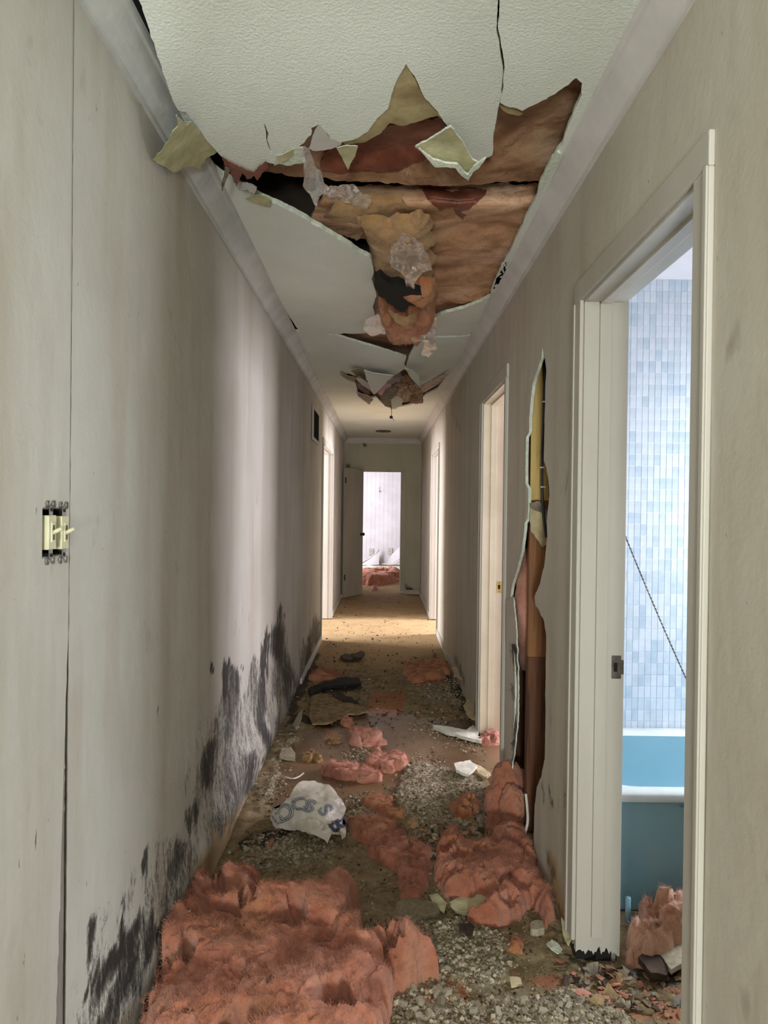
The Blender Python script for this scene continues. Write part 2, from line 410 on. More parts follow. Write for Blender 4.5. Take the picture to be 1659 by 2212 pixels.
# ================================================================== SETTING
# ---- floor (one height field; finer near the camera)
wetP = [[(600,1650),(640,1590),(700,1560),(760,1530),(850,1530),(900,1545),(980,1560),(1040,1590),(1090,1610),(1095,1660),(1040,1680),(900,1640),(870,1660),(860,1720),(860,1790),(780,1790),(700,1790),(600,1790),(590,1700)],
        [(1000,1540),(1060,1600),(1000,1620),(960,1560)]]
plP = [[(860,1670),(900,1620),(960,1650),(1050,1700),(1050,1790),(1140,1840),(940,1860),(900,1800),(850,1740)],
       [(520,1840),(560,1810),(640,1800),(740,1830),(700,1860),(600,1880),(510,1900)],
       [(800,2000),(900,1980),(1000,2000),(1080,2030),(1110,2080),(1060,2140),(940,2130),(840,2090)],
       [(820,2212),(840,2130),(930,2110),(1000,2170),(1150,2160),(1230,2140),(1350,2190),(1360,2400),(600,2400),(760,2212)],
       [(590,1640),(640,1600),(650,1560),(610,1620),(560,1740),(600,1720),(620,1690)],
       [(980,1570),(1070,1610),(1090,1640),(1000,1610),(920,1585),(880,1550),(960,1555)],
       [(780,1620),(830,1640),(800,1650),(745,1635)], [(770,1735),(800,1720),(800,1790),(775,1770)],
       [(880,1480),(1000,1460),(1020,1530),(960,1525)]]
dkP = [[(660,1500),(700,1485),(780,1475),(785,1492),(700,1500),(665,1512)], [(640,1540),(700,1560),(760,1560),(740,1575),(660,1570),(620,1560)],
       [(520,1830),(560,1790),(600,1800),(640,1810),(600,1830),(520,1850)], [(700,1480),(780,1520),(790,1545),(740,1540)],
       [(650,1420),(690,1410),(680,1450),(655,1500),(640,1540),(620,1560)], [(880,1820),(940,1830),(940,1860),(890,1850)],
       [(700,2040),(1000,1990),(1010,2000),(960,2010)], [(1210,2060),(1360,2100),(1500,2120),(1480,2140),(1260,2100)],
       [(930,1400),(960,1440),(1000,1500),(1025,1550),(1000,1540),(960,1470)], [(480,1890),(530,1900),(520,1930),(470,1920)]]
orP = [[(870,1430),(975,1430),(980,1480),(900,1490)], [(660,1440),(740,1450),(730,1480),(670,1470)], [(800,1500),(880,1490),(860,1545),(790,1540)],
       [(880,2060),(1010,2120),(1030,2180),(930,2180),(900,2120)], [(1100,2090),(1330,2130),(1480,2170),(1500,2212),(1350,2190),(1200,2140)],
       [(700,1570),(740,1580),(730,1600),(700,1595)], [(800,1990),(880,1990),(860,2020),(800,2020)], [(780,1740),(860,1760),(850,1800),(780,1790)]]
caP = [[(500,1440),(1200,1440),(1150,1300),(1100,1100),(500,1100)], [(660,1510),(790,1540),(700,1570),(660,1560)]]
def floor_block(xs, ys, fine):
    X, Y = np.meshgrid(xs, ys); P = np.stack([X.ravel(), Y.ravel(), np.zeros(X.size)], 1)
    Q = proj(P); nz = fbm(P, 9, 3, 1); nz2 = fbm(P, 9, 3, 2)
    sc_ = np.clip(260/np.maximum(P[:, 1], 1.5)**1.3, 4, 90)
    Qw = Q+np.stack([nz, nz2*.5], 1)*sc_[:, None]*.32
    def m(polys, bl):
        r = np.zeros(len(P))
        for p in polys: r = np.maximum(r, soft(Qw, p, bl))
        return r
    wet, pl, dk, og, ca = m(wetP, 9), m(plP, 14), m(dkP, 8), m(orP, 10), m(caP, 12)
    ca = np.maximum(ca, (P[:, 1] > 6.2)*1.0)
    h = .012*fbm(P, 5, 3, 5)
    if fine:
        h += pl*(.010+.012*np.abs(fbm(P, 26, 3, 6)))+dk*.008+(1-wet)*(1-ca)*.010*np.abs(fbm(P, 18, 4, 8))
        h = h*(1-wet*.92)-wet*.004
    h *= (1-ca*.8)
    P[:, 2] = h
    n, k = len(xs), len(ys)
    F = [(j*n+i, j*n+i+1, (j+1)*n+i+1, (j+1)*n+i) for j in range(k-1) for i in range(n-1)]
    return P, F, dict(wet=wet, plaster=pl, dark=dk, orange=og, carpet=ca)
def strip(a, b, s): return np.linspace(a, b, max(2, int(round((b-a)/s))+1))
blocks = [floor_block(strip(XL-.13, 1.7, .0115), strip(1.75, 4.4, .0115), True),
          floor_block(strip(XL-.13, .8, .0145), strip(4.4, 7.2, .016), True),
          floor_block(strip(.8, 4.1, .3), strip(4.4, 7.2, .3), False),
          floor_block(strip(-4.1, 4.1, .09), strip(7.2, 17.6, .06), False),
          floor_block(strip(-1.5, 2.9, .1), strip(-7.0, 1.75, .1), False), floor_block(strip(1.7, 4.1, .2), strip(1.75, 4.4, .2), False)]
FV = []; FF = []; FA = {k: [] for k in ('wet', 'plaster', 'dark', 'orange', 'carpet')}
for P, F, a in blocks:
    n0 = len(FV); FV += [tuple(p) for p in P]; FF += [tuple(i+n0 for i in f) for f in F]
    for k in FA: FA[k].append(a[k])
flo = mesh('floor', FV, FF, FLOOR, attrs={k: np.concatenate(v) for k, v in FA.items()}); tag(flo, kind='structure')
fbvh = BVHTree.FromPolygons([Vector(v) for v in FV], FF)
def fz(x, y):
    r = fbvh.ray_cast(Vector((x, y, 1)), Vector((0, 0, -1))); return r[0].z if r[0] else 0.0
def fmask(x, y): 
    q = proj(np.array([[x, y, 0.]])); return q

# ---- left wall
strokes = [(495,1600,470,1700,60,.5),(540,1600,520,1720,55,.48),(480,1740,450,1780,45,.42),(380,1860,360,1930,45,.5),(270,2080,230,2200,60,.5),(610,1440,600,1560,28,.42),(300,2000,280,2060,30,.4),(560,1480,560,1560,22,.45),(607,1322,604,1345,6,1),(602,1365,600,1410,13,1.1),(604,1410,625,1470,15,.9),(610,1440,600,1500,15,.65),(620,1480,628,1530,9,.8),(578,1360,576,1378,3,1),(573,1390,566,1480,7,1.1),(563,1470,560,1560,11,1),
  (560,1560,580,1600,10,1.1),(580,1600,574,1650,8,1),(560,1510,600,1580,20,.55),(548,1430,545,1490,8,.65),(538,1500,535,1600,12,.55),(492,1440,488,1505,9,1.25),(506,1450,508,1490,9,.9),(497,1510,495,1590,20,.72),(470,1560,468,1585,6,.6),
  (458,1610,446,1690,13,1.1),(485,1590,480,1700,30,.62),(520,1650,500,1740,30,.62),(545,1640,535,1710,12,1),(505,1740,470,1780,26,.6),(430,1710,420,1760,10,.5),(424,1740,410,1790,9,.9),(412,1790,412,1812,5,.6),
  (390,1830,375,1880,16,.85),(405,1850,372,1930,22,.62),(380,1900,350,1960,20,.6),(315,1838,311,1880,7,.95),(316,1890,312,1905,4,.7),(290,1880,268,1960,9,.45),(272,1950,265,1960,5,.8),
  (197,1985,194,2060,6,1.1),(196,2060,194,2090,4,1),(263,1985,262,2040,8,1),(300,1990,258,2080,13,1.1),(262,2050,212,2130,15,1.2),(330,2000,250,2100,9,.8),(360,1985,300,2060,11,.75),(300,2060,235,2180,13,1),
  (275,2120,210,2230,17,.95),(215,2150,195,2260,9,.6),(340,2000,290,2150,8,.9),(684,1340,676,1380,7,.9),(670,1385,666,1440,6,1.2),(660,1390,655,1470,8,.7),(690,1370,684,1400,6,.8),(640,1500,625,1560,9,.6),
  (459,1443,459,1452,3,1.5),(340,1530,336,1545,2,1.6),(522,1432,522,1442,2,1.2),(650,1480,645,1500,8,.8),(178,2120,182,2160,2,1.3),(80,1800,76,1830,2,1.2),(470,1800,450,1850,14,.3),(235,1960,215,2000,8,.3),(640,1340,637,1480,5,.25)]
stainS = [(440,1900,500,1790,30),(470,1880,540,1740,24),(540,1740,575,1680,14),(600,1620,615,1580,9),(690,1360,680,1420,8),(560,1650,600,1600,6)]
def wall_attrs(P3, strokes_, stains_):
    Q = proj(P3); n1 = fbm(P3*np.array([1, 1, .35]), 16, 3, 3)
    n2 = fbm(P3*np.array([1, 1, .5]), 40, 3, 6); Q = Q+np.stack([n1*6+n2*5, n1*18+n2*14], 1)
    m = np.zeros(len(Q)); s = np.zeros(len(Q)); ok = P3[:, 1] > .9
    for x0, y0, x1, y1, r, k in strokes_:
        d = segdist(Q, np.array([x0, y0], float), np.array([x1, y1], float))
        m = np.maximum(m, k*sstep((2.0-d/r)/1.6))
    for x0, y0, x1, y1, r in stains_:
        d = segdist(Q, np.array([x0, y0], float), np.array([x1, y1], float)); s = np.maximum(s, sstep((1.7-d/r)/1.6))
    return m*ok, s*ok
def wl_x(P):     # the plasterboard bows into the hall near its foot
    y, z = P[:, 0], P[:, 1]
    amp = np.clip((y-1.5)/.6, 0, 1)*np.clip((6.6-y)/1.5, 0, 1)
    q = np.stack([y, z*.35, y*0], 1)
    b = amp*(.022*np.exp(-((z-.16)/.13)**2)*(1+1.2*fbm(q, 2.3, 2, 9))+.006*fbm(q, 5, 3, 4)*np.exp(-z/.7))
    return XL+np.clip(b, -.002, .06)+.0025*fbm(q, 1.5, 2, 12)
def left_panel(name, ys, zs, edge=None, holes=(), parent=None):
    Y, Z = np.meshgrid(ys, zs); q = np.stack([Y.ravel(), Z.ravel()], 1)
    if edge: q = edge(q)
    P3 = np.stack([wl_x(q), q[:, 0], q[:, 1]], 1); n, k = len(ys), len(zs)
    F = []
    for j in range(k-1):
        for i in range(n-1):
            a = j*n+i; F += [(a, a+1, a+n+1), (a, a+n+1, a+n)]
    F = np.array(F); cen = q[F].mean(1)
    for h in holes: F = F[~inpoly(cen, h)]; cen = q[F].mean(1)
    m, s = wall_attrs(P3, strokes, stainS)
    return slab(name, P3, F, (-.0127, 0, 0), [WL, GREY, EDGE], parent, dict(mold=m, stain=s))
def edge1(q):      # far side of the open joint
    z = q[:, 1]; first = q[:, 0] < 1.4575
    q[first, 0] = 1.457+.0015*fbm(np.stack([z*0, z, z], 1), 30, 2, 1)[first]
    return q
wl = left_panel('wall_left', np.concatenate([[1.457], strip(1.47, DD[0], .021)]), strip(.012, H, .0215), edge1)
tag(wl, kind='structure')
def edge0(q):
    z = q[:, 1]; last = q[:, 0] > 1.449
    gap = np.clip((1.17-z)/.8, 0, 1.2)*.042+.0012
    q[last, 0] = (1.456-gap+.003*fbm(np.stack([z*0, z, z], 1), 40, 2, 2)*(z < 1.15))[last]
    return q
zs0 = np.concatenate([strip(.012, 1.3, .03), strip(1.305, 1.50, .005), strip(1.52, H, .05)])
zs0 = np.unique(zs0)
sw1 = onx(108, 1150, XL); sw2 = onx(136, 1150, XL)
boxhole = [(sw1.y-.029, sw1.z-.047), (sw2.y+.012, sw1.z-.047), (sw2.y+.012, sw1.z+.047), (sw1.y-.029, sw1.z+.047)]
ys0 = np.unique(np.concatenate([strip(-7.0, 1.2, .15), strip(1.22, 1.45, .005), [1.4495]]))
zs0 = np.unique(np.concatenate([strip(.012, sw1.z-.07, .03), strip(sw1.z-.065, sw1.z+.065, .005), strip(sw1.z+.08, H, .05)]))
left_panel('wall_board', ys0, zs0, edge0, [boxhole], wl)
left_panel('wall_board', strip(DD[0], DD[1], .1), strip(OP+.015, H, .06), None, (), wl)
left_panel('wall_board', strip(DD[1], YE, .1), strip(.012, H, .08), None, (), wl)
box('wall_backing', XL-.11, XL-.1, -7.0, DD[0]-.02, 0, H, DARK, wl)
for y in (0.2, .6, 1.0, 1.435, 1.85, 2.25):
    box('wall_stud', XL-.10, XL-.0135, y, y+.038, 0, H, WOODD, wl)

# ---- right wall: plasterboard sheet with the torn hole and three door openings
def rw(px, py):
    p = onx(px, py, XR); return (p.y, p.z)
holeR = [(1172,748),(1177,775),(1180,800),(1177,850),(1176,930),(1175,995),(1181,1012),(1185,1040),(1187,1070),(1185,1090),(1181,1130),(1182,1160),(1178,1195),(1175,1225),(1166,1262),(1154,1290),(1156,1308),(1164,1318),(1168,1330),(1175,1342),(1179,1370),(1178,1440),(1178,1560),(1177,1640),(1170,1675),(1160,1700),(1155,1740),(1153,1800),(1153,1890),
         (1108,1890),(1094,1740),(1100,1700),(1104,1640),(1112,1600),(1117,1540),(1118,1480),(1117,1420),(1110,1380),(1108,1330),(1108,1290),(1112,1262),(1122,1232),(1133,1190),(1139,1140),(1141,1090),(1141,1000),(1143,900),(1150,830),(1160,800),(1170,772)]
hole2 = jag([rw(*p) for p in holeR], .02, .006, 3)
OPA = [(DA[0], -.1), (DA[0], OP), (DA[1], OP), (DA[1], -.1)]
outR = [(-7.0, .005), (DA[0], .005), (DA[0], OP), (DA[1], OP), (DA[1], .10), (2.26, .03), (2.40, .012), (DB[0], .012), (DB[0], OP), (DB[1], OP), (DB[1], .012), (DCR[0], .012), (DCR[0], OP), (DCR[1], OP), (DCR[1], .012), (YE, .012), (YE, H), (-7.0, H)]
outR = jag(outR, .08, 0.0, 1)
V, F = region(outR, .045, [hole2])
strR = [(1190,1860,1195,1900,7,.6),(1180,1830,1186,1850,5,.5),(1235,2055,1240,2090,9,1.3),(1100,1420,1105,1440,6,.8),(1108,1500,1106,1560,5,.7),(1106,1600,1106,1700,5,.6),(1030,1530,1034,1560,4,.8),
        (985,1420,1000,1470,5,.6),(985,905,992,925,4,.5),(1000,830,960,900,12,.25),(1170,1690,1176,1730,3,.7),(1200,1940,1215,1990,6,.6),(1188,1700,1196,1760,2,.6),(1225,1690,1226,1800,2,.5)]
stnR = [(1190,1850,1215,1990,14),(1215,1980,1240,2080,16),(1570,1855,1576,1868,3)]
P3 = np.stack([np.full(len(V), XR), V[:, 0], V[:, 1]], 1)
P3[:, 0] += .002*fbm(P3, 1.5, 2, 4)
dh = polydist(V, hole2); near = np.exp(-dh/.05)*(V[:, 0] > 3.05)
P3[:, 0] -= near*.012
m, s = wall_attrs(P3, strR, stnR)
wr = slab('wall_right', P3, F, (.0127, 0, 0), [WR, GREY, GYP], None, dict(mold=m, stain=s)); tag(wr, kind='structure')
# back board of the wall cavity
ib = [(-7.0, 0), (DA[0], 0), (DA[0], OP), (DA[1], OP), (DA[1], 0), (DB[0], 0), (DB[0], OP), (DB[1], OP), (DB[1], 0), (DCR[0], 0), (DCR[0], OP), (DCR[1], OP), (DCR[1], 0), (YE, 0), (YE, H), (-7.0, H)]
V, F = region(jag(ib, .3, 0), .4)
slab('wall_backing', np.stack([np.full(len(V), .735), V[:, 0], V[:, 1]], 1), F, (.013, 0, 0), [WOODD, TRIM, TRIM], wr, dict(mold=V[:, 0]*0, stain=V[:, 0]*0))
def stud(y0, m, z0=0.04): box('wall_stud', XR+.014, .734, y0, y0+.038, z0, H-.04, m, wr)
for y in (.6, 1.0, 1.36, 2.26, 2.68): stud(y, WOODD)
stud(3.075, WOOD); stud(3.49, WOODD, .45); stud(3.555, WOODD)
# upper pale length of the near stud is dry and yellow
box('wall_stud', XR+.0135, .7335, 3.070, 3.0745, onx(1160, 1080, .65).z, H-.05, WOODY, wr)
box('wall_stud', XR+.0132, .7332, 3.069, 3.1142, .02, onx(1143, 1420, .64).z, WOODD, wr)
box('blocking', XR+.014, .733, 3.115, 3.49, .02, .06, WOODD, wr)

# ---- ends and side rooms
def sheetbox(name, *a, m=None, parent=None, kind='structure'):
    o = box(name, *a, m or WE, parent); 
    if kind and parent is None: tag(o, kind=kind)
    return o
ex0, ex1 = -.47, ony(866, 1200, YE).x
eo = [(XL-.02, .004), (ex0, .004), (ex0, OP-.06), (ex1, OP-.06), (ex1, .05), (ex1+.06, .03), (XR+.02, .02), (XR+.02, H), (XL-.02, H)]
V, F = region(jag(eo, .06, .0), .08)
P3 = np.stack([V[:, 0], np.full(len(V), YE), V[:, 1]], 1); m, s = wall_attrs(P3, [(870,1275,908,1282,4,.9),(752,1006,756,1012,6,.8),(752,1000,753,1006,4,.5),(790,965,792,966,1.5,1)], [(870,1278,905,1282,3)])
we = slab('wall_end', P3, F, (0, .12, 0), [WE, WE, TRIM], None, dict(mold=m, stain=s)); tag(we, kind='structure')
wh = sheetbox('wall_behind', -1.5, 2.9, -7.05, -7.0, 0, 2.9, m=WE)
# bathroom
bt = sheetbox('wall_bathroom', .748, 2.7, 3.275, 3.33, 0, 2.6, m=GROUT)
sheetbox('wall_bathroom_side', 2.65, 2.7, -.2, 3.28, 0, 2.6, m=TRIM)
sheetbox('wall_bathroom_near', .748, 2.7, -.25, -.2, 0, 2.6, m=TRIM)
# room on the right
sheetbox('wall_bedroom_far', .748, 4.0, 7.0, 7.08, 0, 2.6, m=BOARD)
sheetbox('wall_bedroom_side', 4.0, 4.05, 3.3, 11.7, 0, 2.6, m=BOARD)
sheetbox('wall_store_side', -4.05, -4.0, 6.9, 11.7, 0, 2.6, m=BOARD)
sheetbox('wall_store_near', -4.05, XL-.11, 6.9, 6.95, 0, 2.6, m=BOARD)
# end room
sheetbox('wall_lounge_left', -3.55, -3.5, 11.6, 17.5, 0, 2.6, m=BOARD)
sheetbox('wall_lounge_right', 3.5, 3.55, 11.6, 17.5, 0, 2.6, m=BOARD)
sheetbox('wall_lounge_near', -4.05, XL-.02, 11.62, 11.72, 0, 2.6, m=WE)
sheetbox('wall_lounge_front', XR+.02, 4.05, 11.62, 11.72, 0, 2.6, m=WE)

# ---- ceiling boards, traced where each board lies
LATT = 9
def cpt(px, py, sag=0.0): return onz(px, py, H-sag)
def cboard(name, outline, sagfn, th, mats, parent, step=11, amp=2.6, seed=1, holes=(), jagged=True, stains=None):
    ol = jag(outline, step*.6, amp, seed) if jagged else jag(outline, step, 0, seed)
    V, F = region(ol, step, [jag(h, step*.5, amp*.8, seed+5) for h in holes], seed)
    sg = sagfn(V[:, 0], V[:, 1])
    P = np.array([tuple(cpt(x, y, s)) for (x, y), s in zip(V, sg)])
    st = np.zeros(len(V))
    for q in (stains or []): st = np.maximum(st, soft(V, q, 14))
    return slab(name, P, F, (0, 0, th), mats, parent, dict(stain=st))
# near board, in front of the big hole
xr0 = XR-.01
def pxc(x, y, sag=0.0):
    q = proj(np.array([[x, y, H-sag]])); return (q[0, 0], q[0, 1])
P1 = [pxc(-.565, .62), (300,0), (318,50), (350,150), (372,215), (385,238),(402,243),(425,272),(448,305),(470,330),(500,355),(530,368),(546,373),(556,366),(575,350),(592,354),(600,340),(618,322),(645,318),(672,292),(672,276),(690,268),(715,300),(735,308),(760,303),(795,285),(815,255),(838,235),(850,190),(862,165),(877,138),(890,158),(905,185),(920,215),(945,240),(958,262),(985,292),(1000,312),(1018,345),(1035,354),(1050,342),(1063,335),(1067,285),(1078,226),
      (1082,200),(1086,150),(1079,100),(1072,60),(1076,0),(1100,-300)]
P1 += [pxc(.1, .62)]
def sag1(x, y): return .052*sstep((y+60)/430)*sstep((1150-x)/420)+.03*sstep((480-x)/160)*sstep((y+100)/300)
ce = cboard('ceiling', P1, sag1, .0127, [CEIL, GREY, GYP], None, 12, 2.2, 2, [[(570,266),(574,274),(581,290),(577,302),(583,318),(590,333),(583,325),(576,305),(575,288)]])
tag(ce, kind='structure')
P1b = [pxc(.102, .62), (1101,-300), (1079,0), (1076,60), (1083,100), (1090,148), (1086,200), (1081,222), (1100,232),(1128,240),(1150,228),(1180,215),(1205,198),(1228,184),(1245,168),(1258,180),(1257,205),(1240,240),(1228,270),(1215,310),(1195,340),(1183,365),(1165,410),(1140,460),(1110,525),(1088,570),(1072,600),(1062,636), (1085,640), (1110,590), (1180,455), (1262,310), pxc(xr0, 1.6), pxc(xr0, .62)]
cboard('ceiling_board', P1b, lambda x, y: .012*sstep((1300-x)/200)*sstep((y+60)/300), .0127, [CEIL, GREY, GYP], ce, 12, 2.2, 4)
# near ceiling over and behind the camera
box('ceiling_board', XL-.02, XR+.02, -7.0, .62, H, H+.0127, CEIL, ce)
# left board beyond the hole, bowed down at its broken edge
P2 = [(400,290),(440,345),(470,372),(500,392),(545,418),(585,437),(640,462),(690,492),(745,525),(801,560),(808,588),(803,602),(814,640),(806,662),(812,690),(810,706),(832,718),(760,721),(650,722),(596,640),(560,570),(500,460),(430,345)]
def sag2(x, y): return .055*sstep((x-560)/220)*sstep((735-y)/120)
cboard('ceiling_board', P2, sag2, .021, [CEIL, GREY, GYP], ce, 9, 1.8, 6)
P2b = [(1092,604),(1062,640),(1030,655),(1000,667),(965,675),(938,686),(922,702),(915,718),(930,726),(1010,724),(1060,690),(1085,650)]
cboard('ceiling_board', P2b, lambda x, y: .03*sstep((1060-x)/120)*sstep((735-y)/60), .018, [CEIL, GREY, GYP], ce, 8, 1.2, 8)
# far ceiling with the second torn opening
farL = pxc(XL+.01, YE); farR = pxc(XR-.01, YE)
P3o = [(632,716),(690,720),(722,724),(775,740),(835,758),(878,772),(873,785),(876,797),(884,768),(895,748),(918,735),(940,728),(975,729),(1048,722),pxc(XR-.01, 6.0),pxc(XR-.01, 8), farR, farL, pxc(XL+.01, 8), pxc(XL+.01, 6)]
H3 = [(872,798),(850,812),(832,826),(808,853),(800,842),(790,822),(788,808),(768,812),(752,806),(748,812),(768,828),(774,850),(792,866),(800,860),(812,858),(826,872),(846,884),(868,878),(888,874),(905,866),(920,852),(945,840),(966,808),(958,806),(930,822),(910,832),(898,818),(884,802)]
def sag3(x, y): return .075*np.exp(-((x-835)/95)**2-((y-800)/48)**2)
P3o = P3o[:7]+[(876,797)]+P3o[8:]
cboard('ceiling_board', P3o, sag3, .016, [CEIL, GREY, GYP], ce, 7, .8, 9, [H3])
for a in ((.75, 2.7, -.25, 3.3, 2.485), (.75, 4.05, 3.33, 11.7, 2.5), (-4.05, XL-.02, 6.9, 11.7, 2.5), (-3.55, 3.55, 11.6, 17.5, 2.5)):
    box('room_ceiling', a[0], a[1], a[2], a[3], a[4], a[4]+.012, TRIM if a[4] > 2.49 else BOARD, ce)
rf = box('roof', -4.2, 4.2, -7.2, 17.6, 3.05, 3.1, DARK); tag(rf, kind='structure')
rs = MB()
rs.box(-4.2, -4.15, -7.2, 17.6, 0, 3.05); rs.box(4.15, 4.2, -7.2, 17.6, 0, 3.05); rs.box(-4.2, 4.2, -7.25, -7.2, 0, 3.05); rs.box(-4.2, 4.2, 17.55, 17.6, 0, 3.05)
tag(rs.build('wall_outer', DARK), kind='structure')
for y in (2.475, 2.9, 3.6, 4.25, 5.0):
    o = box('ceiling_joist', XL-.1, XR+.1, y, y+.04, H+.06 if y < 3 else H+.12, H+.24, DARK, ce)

# torn paper layers and flaps that hang from the boards
def flap(name, outline, sagfn, mats, step=6, amp=1.6, seed=1, th=.002, parent=None):
    if not callable(sagfn): s0 = sagfn; sagfn = lambda x, y: s0+0*x
    return cboard(name, outline, sagfn, th, mats, parent or ce, step, amp, seed)
flap('torn_paper', [(877,136),(900,180),(922,218),(958,258),(975,275),(945,250),(905,262),(872,272),(842,266),(820,290),(792,305),(752,314),(735,306),(795,280),(835,230),(850,185)], lambda x, y: sag1(x, y)-.004, [PAPERB, PAPERB, PAPERB], 8, 1.5, 11)
flap('torn_paper', [(896,318),(930,300),(974,274),(1000,308),(1020,345),(1035,353),(1024,368),(1010,386),(998,368),(985,358),(965,356),(935,348),(915,332)], lambda x, y: .056+.02*sstep((y-300)/80), [PAPER, PAPER, GYP], 7, 1.5, 12, .006)
flap('torn_gypsum', [(905,322),(935,345),(965,353),(988,355),(1002,372),(1010,378),(1022,362),(1040,348),(1050,342),(1036,362),(1022,372),(1012,390),(996,380),(984,364),(965,361),(940,362),(925,345)], lambda x, y: .068+.02*sstep((y-300)/80), [GYP, GYP, GYP], 5, 1, 13, .006)
flap('torn_paper', [(727,320),(748,314),(773,316),(768,335),(758,352),(752,368),(744,352),(736,336)], .06, [PAPER, PAPER, GYP], 5, 1, 14)
flap('torn_paper', [(590,334),(618,320),(655,318),(660,352),(640,354),(622,358),(604,354),(592,358)], .05, [GYP, PAPER, GYP], 5, 1, 15)
flap('torn_paper', [(596,338),(618,330),(634,322),(634,334),(622,344),(612,352),(600,350)], .054, [PAPER, PAPER, GYP], 5, 1, 16)
flap('torn_paper', [(668,320),(680,282),(690,268),(714,300),(738,308),(736,314),(716,322),(690,326),(676,326)], .048, [CROWN, GREY, GYP], 5, 1, 17)
lf = lambda x, y: .03+.155*sstep((475-x)/145)
flap('hanging_paper', [(330,346),(352,322),(366,300),(372,285),(384,272),(380,248),(404,272),(412,262),(440,295),(470,326),(462,334),(446,340),(440,352),(432,366),(418,358),(398,362),(376,373),(350,358)], lf, [PAPER, GREY, PAPER], 7, 2, 18)
flap('hanging_paper', [(388,240),(408,246),(424,272),(436,290),(424,290),(412,285),(398,262)], lambda x, y: .05+0*x, [GYP, GREY, GYP], 6, 1, 19)
flap('torn_paper', [(1078,226),(1095,230),(1118,238),(1130,246),(1122,250),(1100,246),(1085,238)], .0, [PAPERB, PAPERB, PAPERB], 5, 1, 20)
flap('torn_paper', [(530,430),(548,420),(575,425),(586,436),(580,446),(560,442)], .02, [PAPER, PAPER, PAPER], 5, 1, 21)
# broken rim along the right of the hole
flap('torn_gypsum', [(1190,345),(1205,330),(1214,335),(1205,352),(1192,372),(1175,405),(1160,420),(1164,400)], .014, [GYP, GYP, GYP], 5, 1.2, 22, .012)
flap('torn_gypsum', [(1085,572),(1100,560),(1098,580),(1082,606),(1070,632),(1060,640),(1060,628),(1070,605)], .012, [GYP, GYP, GYP], 4, 1, 23, .012)
# flaps at the second opening
f3 = .075
flap('hanging_board', [(786,800),(808,806),(850,812),(836,824),(822,840),(808,853),(800,838),(792,820)], lambda x, y: .11+.05*sstep((y-800)/55), [CEIL, GREY, GYP], 4, .7, 31, .006)
flap('hanging_board', [(876,796),(890,800),(905,812),(909,838),(896,826),(884,812)], lambda x, y: .10+.05*sstep((y-795)/45), [GYP, GREY, GYP], 4, .7, 32, .006)
flap('hanging_paper', [(732,805),(745,810),(768,815),(766,826),(752,822),(742,815)], .05, [PAPERB, PAPERB, GYP], 3, .7, 33)
flap('hanging_paper', [(757,800),(772,796),(790,800),(790,818),(780,822),(770,812)], .07, [PAPERB, PAPERB, GYP], 3, .7, 34)
flap('hanging_paper', [(822,858),(834,840),(850,835),(862,838),(856,852),(846,862),(842,880),(832,878),(824,868)], .16, [GREY, GREY, GREY], 4, 1, 35)
flap('hanging_paper', [(845,862),(858,856),(870,862),(868,874),(856,883),(846,884)], .15, [GYP, GREY, GYP], 4, 1, 36)
flap('hanging_board', [(770,846),(785,852),(800,858),(806,864),(798,874),(784,864),(774,856)], .05, [GREY, GREY, GYP], 3, .8, 37, .006)
flap('hanging_board', [(906,838),(930,826),(952,814),(967,804),(962,816),(944,832),(920,846),(905,852)], .04, [FACA, GREY, GYP], 4, .8, 38, .006)
flap('hanging_paper', [(768,818),(778,816),(794,826),(802,838),(798,842),(782,832)], .12, [CROWNL, GREY, GREY], 3, .5, 39, .012)

# ---- stained insulation facing above the hole
def hsheet(name, outline, zfn, mat, label, step=10, seed=1, rip=.012, holes=(), parent=None, amp=3):
    ol = jag(outline, step*.7, amp, seed); V, F = region(ol, step, holes, seed)
    P = np.array([tuple(onz(x, y, z)) for (x, y), z in zip(V, zfn(V[:, 0], V[:, 1]))])
    P[:, 2] += rip*1.3*fbm(P*np.array([1, 1.5, 1]), 3.6, 5, seed)
    o = slab(name, P, F, (0, 0, .01), [mat], parent)
    if label: tag(o, label, 'insulation')
    return o
shA = hsheet('insulation_batt', [(560,140),(700,90),(900,80),(1330,60),(1330,200),(1255,300),(1190,388),(1150,394),(1000,398),(880,397),(760,392),(650,386),(560,372)],
       lambda x, y: H+.075-.045*sstep((y-300)/98)+.012*np.exp(-((x-900)/300)**2)*0, FACA, 'brown stained insulation facing sagging in the nearer half of the ceiling hole', 10, 41, .010)
hsheet('wet_patch', [(700,330),(760,290),(842,268),(905,262),(950,250),(970,280),(940,300),(900,320),(925,345),(880,362),(820,372),(740,378),(690,370)], lambda x, y: H+.060-.045*sstep((y-300)/98), FACR, None, 8, 42, .010, (), shA, 4)
o = hsheet('insulation_batt', [(700,425),(740,412),(800,402),(900,404),(1060,404),(1180,398),(1215,392),(1160,540),(1110,600),(1078,655),(1000,690),(930,712),(820,720),(790,640),(805,560),(790,520),(700,492),(670,470)],
       lambda x, y: H+.115-.08*sstep((y-395)/45)+.0*x-.01*sstep((y-600)/60), FACB, 'orange and buff stained insulation facing sagging in the farther half of the ceiling hole', 9, 43, .016)
hsheet('flap_shadow_patch', [(905,404),(1010,402),(1052,412),(1035,430),(1015,450),(1000,478),(985,462),(978,442),(950,452),(925,432)], lambda x, y: H+.113-.08*sstep((y-395)/45)-.0035, FACR, None, 8, 44, .016, (), o, 3)  # shadow of the hanging flap, painted onto the facing as a dark patch
hsheet('rust_patch', [(700,470),(730,430),(790,410),(860,420),(885,460),(870,490),(800,500),(770,520),(712,498)], lambda x, y: H+.104-.08*sstep((y-395)/45), INSY, None, 8, 45, .02, (), o, 4)
